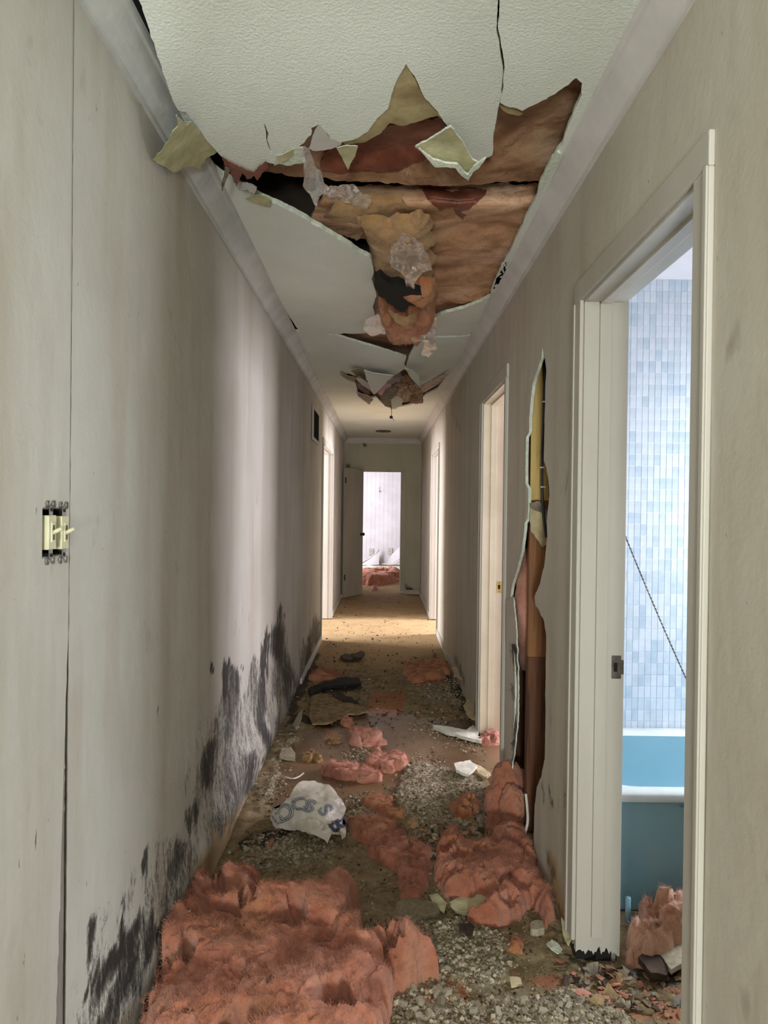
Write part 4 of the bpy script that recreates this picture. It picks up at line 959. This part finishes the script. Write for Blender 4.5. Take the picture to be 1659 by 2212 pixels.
def loft(rings, cap=False):
    V = [v for r_ in rings for v in r_]; n = len(rings[0]); F = []
    for i in range(len(rings)-1):
        for k in range(n): F.append((i*n+k, i*n+(k+1) % n, (i+1)*n+(k+1) % n, (i+1)*n+k))
    if cap: F.append(tuple((len(rings)-1)*n+k for k in range(n)))
    return V, F
V, F = loft(rim); mesh('rim', V, F, TUBE, tb)
V, F = loft(bowl, True); mesh('basin', V, F, TUB, tb)
# front apron with a raised wedge that builds its diagonal shadow into the shape
m_ = MB(); m_.box(.002, tx1, .012, .03, 0, tz-.028); ap = m_.build('apron', TUB, tb)
V = [(.30, .012, tz-.045), (tx1-.2, .012, tz-.045), (tx1-.2, .012, .16), (.62, .012, .16)]; V2 = [(.35, -.014, tz-.06), (tx1-.22, -.014, tz-.06), (tx1-.22, -.014, .185), (.645, -.014, .185)]
mesh('apron_shadow_relief', V+V2, [(4, 5, 6, 7), (0, 1, 5, 4), (1, 2, 6, 5), (2, 3, 7, 6), (3, 0, 4, 7)], TUB, ap, False)
# twisted cord
e = empty('twisted_cord', ony(1343, 1140, 3.05)); b0 = e.location.copy(); a = ony(1335, 1118, 3.05)-b0; b = ony(1512, 1530, 3.05)-b0
for ph in (0, math.pi):
    pts = []
    for k in range(241):
        t_ = k/240; p = a.lerp(b, t_)+Vector((0, 0, -.05*4*t_*(1-t_)*.35)); th = t_*2*math.pi*26+ph
        pts.append(p+Vector((math.cos(th)*.0022, math.sin(th)*.0022, 0)))
    k = MB(); k.tube(pts, .0019, 5); k.build('strand', DSTEEL, e, True)
tag(e, 'dark twisted cord strung diagonally in front of the bathroom tiles', 'cord')
# rough dark stain strip in bathroom ceiling hole
V, F = region(jag([(1.16, 2.2), (1.75, 2.0), (1.8, 2.9), (1.45, 3.08), (1.38, 2.95), (1.30, 2.75)], .03, .008, 3), .06)
slab('ceiling_hole_lining', np.stack([V[:, 0], V[:, 1], np.full(len(V), 2.4845)], 1), F, (0, 0, -.003), [FACA], ce)

# ---- end room: beadboard sheets, outlets, torn pieces
bp = sheetbox('wall_lounge', -3.5, 3.5, 17.45, 17.5, 0, 2.6, m=BOARD)
bw = .105
for i in range(18):
    x = ony(820, 1100, 17.4).x-9*bw+i*bw+.004
    o = box('panel', x, x+bw-.003, 17.446, 17.4495, .06, 2.48, BOARD, bp, .003)
def outlet(px, py, label):
    p = ony(px, py, 17.434); e = empty('wall_outlet', p); tag(e, label, 'outlet')
    box('plate', -.058, .058, -.008, 0, -.085, .085, OUTLET, e, .003)
    for z in (-.035, .035): box('socket', -.02, .02, -.011, -.008, z-.018, z+.018, TRIM, e)
    k = MB(); k.disc((0, -.008, 0), (0, -1, 0), .008, .004, 10); k.build('screw', BRONZE, e)
outlet(802, 1192, 'left wall outlet low on the white panelling of the end room'); outlet(843, 1191, 'right wall outlet low on the white panelling of the end room')
def torn(outl, y, label, seed):
    ol = jag(outl, 4, .4, seed); V, F = region(ol, 4, (), seed)
    P = np.array([tuple(ony(a, b, y)) for a, b in V]); P[:, 1] += .03*np.sin(P[:, 0]*9)-.09*np.clip((.9-P[:, 2])/.9, 0, 1)
    o = slab('loose_panel', P, F, (0, .008, 0), [BOARD, GREY, MINT]); tag(o, label, 'wall panel')
torn([(782,1214),(800,1203),(812,1194),(819,1182),(819,1219),(800,1220),(782,1220)], 17.36, 'loose curved white panel piece left of the joint in the end room', 3)
torn([(822,1218),(838,1214),(846,1198),(862,1182),(866,1180),(866,1219),(840,1220)], 17.36, 'loose white panel piece right of the joint in the end room', 4)
k = MB(); k.tube([ony(781, 1215, 17.28), ony(800, 1205, 17.27), ony(812, 1195, 17.27), ony(818, 1187, 17.28)], .012, 6); tag(k.build('trim_strip', MINT, None, True), 'thin white trim strip curving up the loose left panel', 'trim strip')
k = MB(); k.tube([ony(838, 1219, 17.2), ony(852, 1214, 17.2), ony(866, 1206, 17.2)], .010, 6); tag(k.build('trim_strip', MINT, None, True), 'thin white trim strip low across the loose right panel', 'trim strip')
k = MB(); k.tube([(ony(819.5, 1062, 17.43)), ony(820, 1052, 17.43)], .003, 5); k.disc(ony(820, 1062, 17.43), (0, -1, 0), .014, .02, 10); tag(k.build('wall_hook', DSTEEL), 'small hook on the white panelling of the end room', 'hook')
V, F = region(jag([(-.55, 15.6), (.3, 15.4), (.75, 15.9), (.5, 16.6), (-.3, 16.7), (-.9, 16.3)], .1, .03, 2), .07)
P = np.stack([V[:, 0], V[:, 1], .03+.04*np.abs(fbm(V, 3, 3, 1))], 1); tag(mesh('plastic_sheet', P, F, MINT), 'crumpled white sheet behind the pink bundle in the end room', 'sheet')

# ---- vent grille, ceiling light
p0 = onx(673, 960, XL); p1 = onx(685, 885, XL); y0, y1 = onx(673, 920, XL).y, onx(686.5, 920, XL).y; ym = (y0+y1)/2; zc = onx(680, 920, XL).z
e = empty('wall_vent', (XL+.004, ym, zc)); tag(e, 'small black-slatted air vent high on the left wall', 'vent'); hy = (y1-y0)/2; hz = .155
k = MB()
for a in ((-hy, -hy+.035, -hz, hz), (hy-.035, hy, -hz, hz), (-hy+.035, hy-.035, -hz, -hz+.03), (-hy+.035, hy-.035, hz-.03, hz)): k.box(0, .014, a[0], a[1], a[2], a[3])
k.build('frame', TRIM, e, bevel=.002); box('dark_opening', -.002, .002, -hy+.034, hy-.034, -hz+.029, hz-.029, BLACK, e)
for i in range(9):
    y = -hy+.06+i*(2*hy-.12)/8; box('slat', .002, .011, y-.004, y+.004, -hz+.03, hz-.03, BLACK, e)
p = onz(828, 931, H); e = empty('ceiling_light', (p.x, p.y, H)); tag(e, 'round recessed ceiling light ring near the end of the hall', 'light')
k = MB(); k.ring((0, 0, -.012), .085, .112, .012); k.build('trim_ring', BRONZE, e); k = MB(); k.ring((0, 0, -.008), .055, .082, .008); k.build('inner_ring', TRIM, e)
k = MB(); k.disc((0, 0, -.006), (0, 0, 1), .056, .004, 24); k.build('dark_socket', BLACK, e)

# ---- light switches in the open box
bxn = Vector((XL, (sw1.y+sw2.y)/2, sw1.z)); e = empty('switch_box', bxn); tag(e, 'open two-gang switch box recessed in the left wall', 'switch box')
a0, a1 = boxhole[0][0]-bxn.y+.002, boxhole[1][0]-bxn.y-.002
box('back', -.05, -.048, a0, a1, -.045, .045, BLACK, e)
for a in ((a0, a0+.002, -.045, .045), (a1-.002, a1, -.045, .045), (a0, a1, -.045, -.043), (a0, a1, .043, .045)): box('side', -.048, -.0135, a[0], a[1], a[2], a[3], BLACK, e)
for i, (s_, lab) in enumerate(((sw1, 'ivory toggle switch without cover plate, nearer the left picture edge'), (sw2, 'ivory toggle switch without cover plate, nearer the wall joint'))):
    e = empty('light_switch', (XL+.001, s_.y, s_.z)); tag(e, lab, 'switch')
    k = MB(); k.box(.0, .0012, -.007, .007, -.052, .052)
    for sz in (-1, 1):
        for sy in (-1, 1):
            ring_pts = [(.0006, sy*.0125+.0062*math.cos(t_*math.pi/6), sz*.0545+.0062*math.sin(t_*math.pi/6)) for t_ in range(13)]
            k.tube(ring_pts, .0016, 6); k.box(0, .0012, min(sy*.004, sy*.009), max(sy*.004, sy*.009), sz*.052-.003, sz*.052+.003)
    k.build('mounting_strap', STEEL, e)
    box('body', -.02, .004, -.0165, .0165, -.033, .033, IVORY, e, .0015)
    box('raised_frame', .004, .0065, -.0075, .0075, -.0195, .0195, IVORY, e, .001)
    box('slot', .0064, .0068, -.004, .004, -.0145, .0145, DSTEEL, e)
    k = MB(); k.tube([(.005, 0, -.001), (.012, 0, .003), (.021, .001, .008)], .0044, 8, [1.1, 1, .8]); k.build('toggle', IVORY, e, True)
    for sz in (-1, 1): k = MB(); k.disc((.0012, 0, sz*.044), (1, 0, 0), .0036, .0016, 12); k.build('screw', BRONZE, e, True)

# ---- wiring and scraps in the wall hole
def cable(pts, r, mat, label, name='cable', cat='cable'):
    sm = []
    P = [Vector(p) for p in pts]
    for i in range(len(P)-1):
        a, b = P[i], P[i+1]; a0 = P[max(i-1, 0)]; b1 = P[min(i+2, len(P)-1)]
        for k in range(6):
            t_ = k/6; sm.append(.5*((2*a)+(b-a0)*t_+(2*a0-5*a+4*b-b1)*t_*t_+(3*a-a0-3*b+b1)*t_**3))
    sm.append(P[-1]); k = MB(); k.tube(sm, r, 8); return tag(k.build(name, mat, None, True), label, cat)
q = lambda px, py, x=.655, y=None: ony(px, py, y or 2.98)
cable([q(1175, 720), q(1176, 800), q(1174, 900), q(1171, 990), q(1172, 1080), q(1176, 1130), q(1180, 1160)], .0055, CABLE, 'black cable running down inside the wall hole in front of the stud')
cable([q(1180, 985), q(1184, 1010), q(1187, 1050), q(1188, 1090), q(1183, 1130), q(1178, 1150)], .0055, CABLE, 'short looped black cable at the right edge of the wall hole')
for py, px in ((868, 1176), (1010, 1171), (1052, 1172)):
    k = MB(); p = q(px, py); k.box(p.x-.009, p.x+.011, p.y-.009, p.y+.004, p.z-.003, p.z+.003)
    tag(k.build('cable_staple', MINT, None, False, .001), {868: 'topmost white staple on the black cable in the wall hole', 1010: 'white staple where the second cable branches in the wall hole', 1052: 'lowest white staple on the black cable in the wall hole'}[py], 'staple')
V, F = region(jag([(1150,1085),(1165,1092),(1182,1112),(1186,1150),(1182,1175),(1172,1182),(1158,1162),(1147,1145),(1146,1110)], 4, 1.2, 8), 6)
tag(slab('board_scrap', np.array([tuple(ony(a, b, 3.0+.0006*(a-1150))) for a, b in V]), F, (0, .012, 0), [SCRAP, SCRAP, GYP]), 'cream wedge of plasterboard caught in the wall hole beside the stud', 'board scrap')
V, F = region(jag([(1146,1088),(1165,1082),(1184,1104),(1186,1118),(1168,1106),(1150,1100)], 3, 1.2, 8), 5)
tag(slab('dusty_rag', np.array([tuple(ony(a, b, 2.99)) for a, b in V]), F, (0, .015, 0), [GREY]), 'grey dusty fluff lying on the cream wedge in the wall hole', 'dust')
cable([onx(1136, 1715, .63), onx(1139, 1745, .63), onx(1140, 1775, .62), onx(1134, 1800, .60)], .006, LEAFY, 'short white cable end sticking out at the foot of the wall hole')
# peeled mouldy strip left of the hole
V, F = region(jag([(1093,1300),(1108,1290),(1113,1330),(1116,1390),(1119,1470),(1119,1540),(1114,1600),(1106,1660),(1100,1700),(1096,1690),(1097,1600),(1096,1500),(1094,1400)], 6, 1.2, 8), 7)
P = np.array([tuple(onx(a, b, XR-.010-.006*math.sin(b*.02))) for a, b in V]); m, s = wall_attrs(P, [(1112,1400,1116,1440,7,1),(1114,1560,1110,1660,5,.8),(1108,1490,1112,1520,5,.6)], [])
slab('peeled_strip', P, F, (.006, 0, 0), [WR, GREY, GYP], wr, dict(mold=m, stain=s))

# ---- plastic carrier bag
bg = empty('plastic_bag', onz(665, 1790, 0)); b0 = bg.location.copy()
def bagpart(name, outline, hfn, seed, step=6, mat=None):
    ol = jag(outline, step, .7, seed); V, F = region(ol, step, (), seed)
    P = []
    d = polydist(V, ol)
    for (x, y), dd in zip(V, d):
        z = hfn(x, y); P.append(tuple(onz(x, y, z)))
    P = np.array(P); P[:, 2] += .034*np.abs(fbm(P, 8, 2, seed))+.008*np.abs(fbm(P, 30, 2, seed+4))-.010; P[:, 0] += .004*fbm(P, 25, 2, seed+2)
    P[:, 2] = np.maximum(P[:, 2], .004)
    o = mesh(name, P-np.array(tuple(b0)), F, mat or BAG, bg); return o, P, F
def hb(x, y):
    t_ = (1835-y)/145; return max(.01, .135*math.sin(min(1, max(0, t_*.92+.06))*math.pi*.62))*(1-.55*((x-668)/88)**2)
rear, Pr, Fr = bagpart('body', [(583,1765),(590,1748),(606,1738),(622,1724),(640,1700),(655,1690),(680,1690),(695,1693),(712,1703),(726,1714),(738,1730),(748,1744),(744,1756),(738,1768),(742,1790),(738,1800),(715,1800),(680,1800),(640,1792),(604,1788),(590,1782)], lambda x, y: max(.02, hb(x, y)), 5)
def hfnt(x, y): return .045+.075*math.exp(-((x-672)/50)**2)*min(1, max(0, (1830-y)/60))
fr, Pf, Ff_ = bagpart('folded_front', [(602,1786),(622,1768),(637,1751),(655,1750),(672,1757),(694,1768),(706,1774),(700,1786),(694,1796),(700,1800),(716,1790),(719,1800),(712,1815),(707,1824),(690,1815),(660,1800),(640,1790),(620,1784)], hfnt, 6)
tl, Pt, Ft_ = bagpart('handle_flap', [(708,1776),(718,1762),(728,1764),(738,1772),(744,1784),(747,1798),(744,1812),(738,1816),(734,1802),(724,1793),(710,1788)], lambda x, y: .07-.03*abs(x-725)/20, 7, 4)
bb = BVHTree.FromPolygons([Vector(v) for v in np.concatenate([Pr, Pf, Pt])], [tuple(int(i) for i in f) for f in Fr]+[tuple(int(i)+len(Pr) for i in f) for f in Ff_]+[tuple(int(i)+len(Pr)+len(Pf) for i in f) for f in Ft_])
def letter(ch, cx, cy, size, rot, mats, skew=1.0):
    for li, (off, mt) in enumerate(zip((.045, .012, -.02), mats)):
        cu = bpy.data.curves.new('t', 'FONT'); cu.body = ch; cu.size = 1; cu.align_x = 'CENTER'; cu.align_y = 'CENTER'; cu.offset = off; cu.resolution_u = 4
        ob = bpy.data.objects.new('t', cu); C.objects.link(ob); bpy.context.view_layer.update()
        me = ob.evaluated_get(bpy.context.evaluated_depsgraph_get()).to_mesh()
        bm = bmesh.new(); bm.from_mesh(me); bmesh.ops.triangulate(bm, faces=bm.faces)
        bmesh.ops.subdivide_edges(bm, edges=bm.edges, cuts=2, use_grid_fill=True)
        Q = [tuple(v.co) for v in bm.verts]; Fl = [tuple(v.index for v in f.verts) for f in bm.faces]; bm.free()
        bpy.data.objects.remove(ob); bpy.data.curves.remove(cu)
        V = []; ca, sa = math.cos(R(rot)), math.sin(R(rot)); ok = True
        for x, y, _ in Q:
            px = cx+(x*ca-y*sa)*size; py = cy-(x*sa+y*ca)*size*skew; d = ray(px, py).normalized()
            r_ = bb.ray_cast(CAMP, d)
            p = r_[0]-d*(.0012+.0007*li) if r_[0] else onz(px, py, .04)
            V.append(p-b0)
        mesh('printed_letter', V, Fl, mt, bg, False)
G3 = (INK, INKL, INK)
letter('D', 615, 1756, 56, 26, G3, .9); letter('C', 646, 1738, 50, 12, G3, .75); letter('S', 668, 1742, 50, -14, G3, .75)
letter('S', 702, 1750, 44, -52, (INK, INKL, INKB), .9); letter('I', 594, 1772, 34, 40, (INKB, INKL, INK), .9); letter('B', 728, 1782, 50, -62, (INKB, INK, INKB), .9)
tag(bg, 'crumpled white plastic carrier bag with grey and blue lettering on the wet floor', 'bag')

# ---- named scraps on the floor
def scrap(name, outline, h, mat, label, cat, seed, step=5, th=.006, edge=None, group=None, tilt=0):
    ol = jag(outline, step, step*.22, seed); V, F = region(ol, step, (), seed); c = np.mean(np.array(outline), 0)
    P = np.array([tuple(onz(a, b, 0)) for a, b in V]); bz = np.array([fz(x, y) for x, y in P[:, :2]])
    P[:, 2] = bz.max()+h+.006*fbm(P, 16, 2, seed)+tilt*(P[:, 0]-P[:, 0].mean())
    P[:, 2] = np.maximum(P[:, 2], bz+.002)
    return tag(slab(name, P, F, (0, 0, -th), [mat, mat, edge or mat]), label, cat, group)
scrap('board_scrap', [(970,1965),(1000,1950),(1030,1945),(1054,1953),(1050,1968),(1030,1980),(1005,1987),(985,1980)], .02, PAPER, 'yellowish board scrap tucked under the crumpled pink heap', 'board scrap', 1, 6, .014)
scrap('board_scrap', [(925,1940),(945,1938),(965,1958),(960,1978),(940,1965)], .012, PAPER, 'small yellowish board scrap left of the bigger yellowish one', 'board scrap', 2, 6, .01)
scrap('board_scrap', [(860,1960),(900,1950),(945,1965),(950,1985),(900,2000),(845,1995)], .008, CHIPS[1], 'grey-green slab of soaked board below the ragged pink strip', 'board scrap', 3, 8, .01)
scrap('paper_scrap', [(682,1940),(692,1918),(706,1910),(720,1911),(712,1922),(708,1938),(695,1942)], .006, MINT, 'white irregular paper scrap in the middle of the near floor', 'paper', 4, 4, .002)
scrap('board_scrap', [(932,1575),(975,1578),(1015,1590),(1042,1602),(1040,1610),(1000,1600),(965,1590)], .03, MINT, 'long white board strip lying by the second doorway', 'board scrap', 5, 5, .02)
scrap('board_scrap', [(1000,1592),(1022,1575),(1035,1588),(1030,1600)], .03, MINT, 'small white board corner at the end of the long strip', 'board scrap', 51, 4, .012)
scrap('board_scrap', [(603,1640),(608,1625),(628,1620),(638,1634),(638,1644)], .012, CHIPS[0], 'square grey board piece at the foot of the left wall', 'board scrap', 6, 5, .02)
scrap('board_scrap', [(632,1580),(645,1555),(655,1545),(652,1565),(640,1590)], .03, CHIPS[0], 'narrow grey board sliver leaning at the left wall foot', 'board scrap', 61, 4, .015, tilt=.2)
scrap('board_scrap', [(1145,2010),(1155,2003),(1172,2006),(1176,2022),(1160,2026),(1146,2022)], .014, CHIPS[0], 'white plaster lump right of the pink heap', 'plaster', 7, 5, .025)
scrap('board_scrap', [(1100,2119),(1124,2121),(1128,2136),(1104,2140)], .008, SCRAP, 'small cream rectangular chip among foreground rubble', 'board scrap', 8, 4, .008)
scrap('debris_scrap', [(990,2030),(1002,2028),(1014,2020),(1024,2030),(1020,2050),(1012,2055),(1005,2043),(992,2042)], .012, DEB, 'dark brown ragged leaf-like scrap on the pale rubble', 'debris', 9, 3, .008)
scrap('tape_scrap', [(1212,2010),(1225,2030),(1238,2055),(1228,2068),(1220,2055),(1214,2035)], .03, PAPER, 'yellow strip of tape curling at the rotten jamb', 'tape', 10, 4, .002, tilt=.5)
scrap('paper_scrap', [(1180,2050),(1192,2040),(1205,2050),(1215,2062),(1205,2072),(1190,2062)], .01, GYP, 'crinkled pale scrap beside the yellow tape', 'paper', 11, 4, .003)
scrap('paper_scrap', [(1000,1545),(1018,1520),(1025,1535),(1022,1560),(1030,1578),(1012,1572)], .05, SCRAP, 'tan paper scrap curling near the second doorway', 'paper', 12, 4, .002)
scrap('paper_scrap', [(985,1490),(975,1470),(990,1462),(1004,1478),(998,1500)], .07, SCRAP, 'pale crumpled paper leaning at the right wall foot', 'paper', 13, 4, .002)
scrap('board_scrap', [(560,1795),(600,1785),(640,1790),(625,1802),(580,1812),(545,1822),(530,1818)], .015, CHIPS[2], 'dark curled board edge beneath the plastic bag', 'board scrap', 14, 5, .012)
scrap('board_scrap', [(980,1665),(1015,1658),(1030,1672),(1010,1690),(985,1682)], .02, MINT, 'white plaster slab in the rubble before the wall hole', 'board scrap', 15, 5, .015)
scrap('board_scrap', [(1025,1662),(1045,1672),(1060,1685),(1048,1692),(1032,1682)], .02, SCRAP, 'cream board sliver beside the white plaster slab', 'board scrap', 16, 4, .012)
scrap('plastic_scrap', [(665,1500),(700,1484),(745,1474),(775,1476),(780,1488),(740,1492),(700,1496),(672,1512)], .03, BLACK, 'long black wet strip across the far debris', 'debris', 17, 5, .02)
scrap('carpet_piece', [(668,1558),(672,1512),(700,1505),(740,1525),(790,1532),(800,1545),(750,1552),(705,1572),(675,1572)], .012, SCRAPD, 'torn tan carpet piece at the left beyond the wet floor', 'carpet', 18, 6, .01)
scrap('debris_scrap', [(735,1424),(745,1418),(768,1424),(760,1432),(742,1430)], .03, DEB, 'left dark curled scrap on the tan carpet', 'debris', 19, 3, .02)
scrap('debris_scrap', [(762,1422),(780,1414),(788,1420),(780,1430),(766,1430)], .04, DEB, 'right dark curled scrap on the tan carpet', 'debris', 20, 3, .02)
scrap('debris_scrap', [(1378,2100),(1400,2082),(1430,2085),(1445,2110),(1440,2140),(1405,2135)], .03, DEB, 'dark plank of debris in the bathroom doorway', 'debris', 21, 6, .02)
scrap('board_scrap', [(1420,2088),(1450,2070),(1500,2062),(1540,2080),(1530,2110),(1490,2125),(1450,2135)], .055, CHIPS[0], 'pale broken board leaning in the bathroom doorway', 'board scrap', 22, 6, .015, tilt=.25)
cable([onz(616, 1678, .012), onz(632, 1682, .018), onz(645, 1678, .012), onz(656, 1670, .012)], .004, LEAFY, 'thin white cord end by the left wall behind the bag', 'cord_end', 'cord')
# pipe stub and ball by the tub
k = MB(); k.disc((0, 0, 0), (0, 0, 1), .009, .085, 12); o = k.build('pipe_stub', TUB, None, True); o.location = (ony(1356, 2000, 2.4).x, 2.4, .02); tag(o, 'pale pipe stub beside the bathtub apron', 'pipe')
U, Fi = ico(0, 0, 3); p = ony(1376, 1995, 2.42); o = mesh('rubber_ball', U*.024, Fi, TUB); o.location = p; tag(o, 'small dull ball against the tub apron', 'ball')

# ---- crumbs
def chip(rnd, s, fl=1):
    h = s*rnd.uniform(.3, .7)*fl; n = rnd.choice((4, 5)); V = []
    for z, k in ((0, 1), (h, .75)):
        for i in range(n):
            a = 2*math.pi*(i+rnd.uniform(-.25, .25))/n; r_ = s*.5*k*rnd.uniform(.7, 1.2); V.append((r_*math.cos(a)*1.25, r_*math.sin(a)*.85, z))
    F = [tuple(range(n))[::-1], tuple(range(n, 2*n))]+[(i, (i+1) % n, n+(i+1) % n, n+i) for i in range(n)]
    return V, F
def place(V, x, y, z, rnd, t_=.5):
    M_ = Matrix.Rotation(rnd.uniform(0, 6.28), 3, 'Z') @ Matrix.Rotation(rnd.gauss(0, t_), 3, 'X') @ Matrix.Rotation(rnd.gauss(0, t_), 3, 'Y')
    return [M_ @ Vector(v)+Vector((x, y, z)) for v in V]
rnd = random.Random(12)
def scatter(name, polys, count, s0, s1, mats, w_, label, fl=1):
    V = []; F = []; Mi = []; got = 0; pts = []
    while len(pts) < count:
        k = rnd.randrange(len(polys)); pl = np.array(polys[k], float); lo, hi = pl.min(0), pl.max(0)
        c = np.stack([np.random.uniform(lo[0], hi[0], 60), np.random.uniform(lo[1], hi[1], 60)], 1); c = c[inpoly(c, polys[k])]
        pts += [tuple(p) for p in c]
    for px, py in pts[:count]:
        p = onz(px+rnd.gauss(0, 14), py+rnd.gauss(0, 8), 0)
        if not (XL+.01 < p.x < XR-.01 or (p.x > XR and DA[0] < p.y < 2.2 and p.x < 1.5)): continue
        s_ = s0*(s1/s0)**(rnd.random()**2); cv, cf = chip(rnd, s_, fl); cv = place(cv, p.x, p.y, fz(p.x, p.y)-s_*.1*fl+(fl < 1)*.004, rnd, .5 if fl == 1 else .3)
        n0 = len(V); V += cv; F += [tuple(i+n0 for i in f) for f in cf]; Mi += [rnd.choices(range(len(mats)), w_)[0]]*len(cf)
    o = mesh(name, V, F, mats, None, False, Mi); return tag(o, label, 'rubble', None, 'stuff')
scatter('plaster_crumbs', [plP[3], plP[2], plP[2], plP[3], plP[3]], 7000, .005, .021, CHIPS, (5, 4, 2), 'fine broken plaster crumbs strewn over the foreground floor')
scatter('plaster_crumbs', [plP[0], plP[0], plP[1], plP[4], plP[5], plP[6], plP[7], plP[8]], 6000, .006, .022, CHIPS, (5, 4, 3), 'grey plaster crumbs in patches around the wet floor')
allf = [[(470,1930),(560,1790),(640,1560),(700,1430),(950,1430),(1030,1560),(1110,1750),(1240,2080),(1500,2212),(400,2212)]]
scatter('torn_litter', [[(650,1440),(980,1440),(1035,1570),(630,1575)], [(480,1900),(540,1800),(600,1790),(560,1900)], [(900,1790),(1080,1780),(1090,1830),(930,1840)], [(1180,2080),(1500,2110),(1500,2200),(1300,2180)]], 520, .018, .06, [INSO, DEB, SCRAPD, CHIPS[2], INS, GREY], (3, 4, 3, 4, 2, 3), 'torn paper, wool and board litter across the far hall and doorway', .16)
scatter('dirt_crumbs', allf, 5200, .004, .014, CHIPS+[DEB], (2, 3, 5, 3), 'small dirt and plaster specks scattered over the whole hall floor')
scatter('dirt_crumbs', [[(700,1300),(900,1300),(950,1440),(670,1440)], [(640,1420),(980,1420),(1030,1560),(620,1560)]], 1500, .006, .024, CHIPS+[DEB], (1, 1, 4, 6), 'dark flecks of debris scattered over the far carpet')
# larger chips that can be picked out
meshes = []
for k in range(8):
    cv, cf = chip(rnd, 1.0); o = mesh('plaster_chunk', cv, cf, CHIPS[k % 2], None, False); meshes.append(o.data); bpy.data.objects.remove(o)
def chunks(polys, n, s0, s1, label, group):
    c = 0
    while c < n:
        pl = polys[c % len(polys)]; a = np.array(pl, float); lo, hi = a.min(0), a.max(0); q_ = np.array([[rnd.uniform(lo[0], hi[0]), rnd.uniform(lo[1], min(hi[1], 2212))]])
        if not inpoly(q_, pl)[0]: continue
        p = onz(q_[0, 0], q_[0, 1], 0)
        if not (XL+.03 < p.x < XR-.03): continue
        s_ = rnd.uniform(s0, s1); o = bpy.data.objects.new('plaster_chunk', rnd.choice(meshes)); C.objects.link(o)
        o.location = (p.x, p.y, fz(p.x, p.y)-s_*.08); o.scale = (s_, s_, s_*.8); o.rotation_euler = (rnd.gauss(0, .3), rnd.gauss(0, .3), rnd.uniform(0, 6.28))
        tag(o, label, 'plaster', group); c += 1
chunks([plP[3]], 60, .020, .036, 'pale broken plaster chunk among the foreground rubble', 'plaster chunks in the foreground rubble')
chunks([plP[0], plP[2]], 34, .018, .034, 'greyish plaster chunk in the rubble before the wall hole and heap', 'plaster chunks in the middle rubble')
# white flecks on the big heap
hv = BVHTree.FromObject(big, bpy.context.evaluated_depsgraph_get())
for k, (px, py) in enumerate(((383,2022),(380,2050),(372,2062),(360,2045),(462,2034),(384,2066),(408,1970),(486,2190),(498,2195),(410,1968),(356,2040))):
    d = ray(px, py).normalized(); r_ = hv.ray_cast(CAMP, d)
    if r_[0]:
        o = bpy.data.objects.new('paint_flake', rnd.choice(meshes)); C.objects.link(o); o.location = r_[0]; o.scale = (.013, .010, .006); o.rotation_euler = (rnd.gauss(0, .5), rnd.gauss(0, .5), rnd.random()*6)
        tag(o, 'white paint flake lying on the large pink heap', 'flake', 'paint flakes on the large heap')
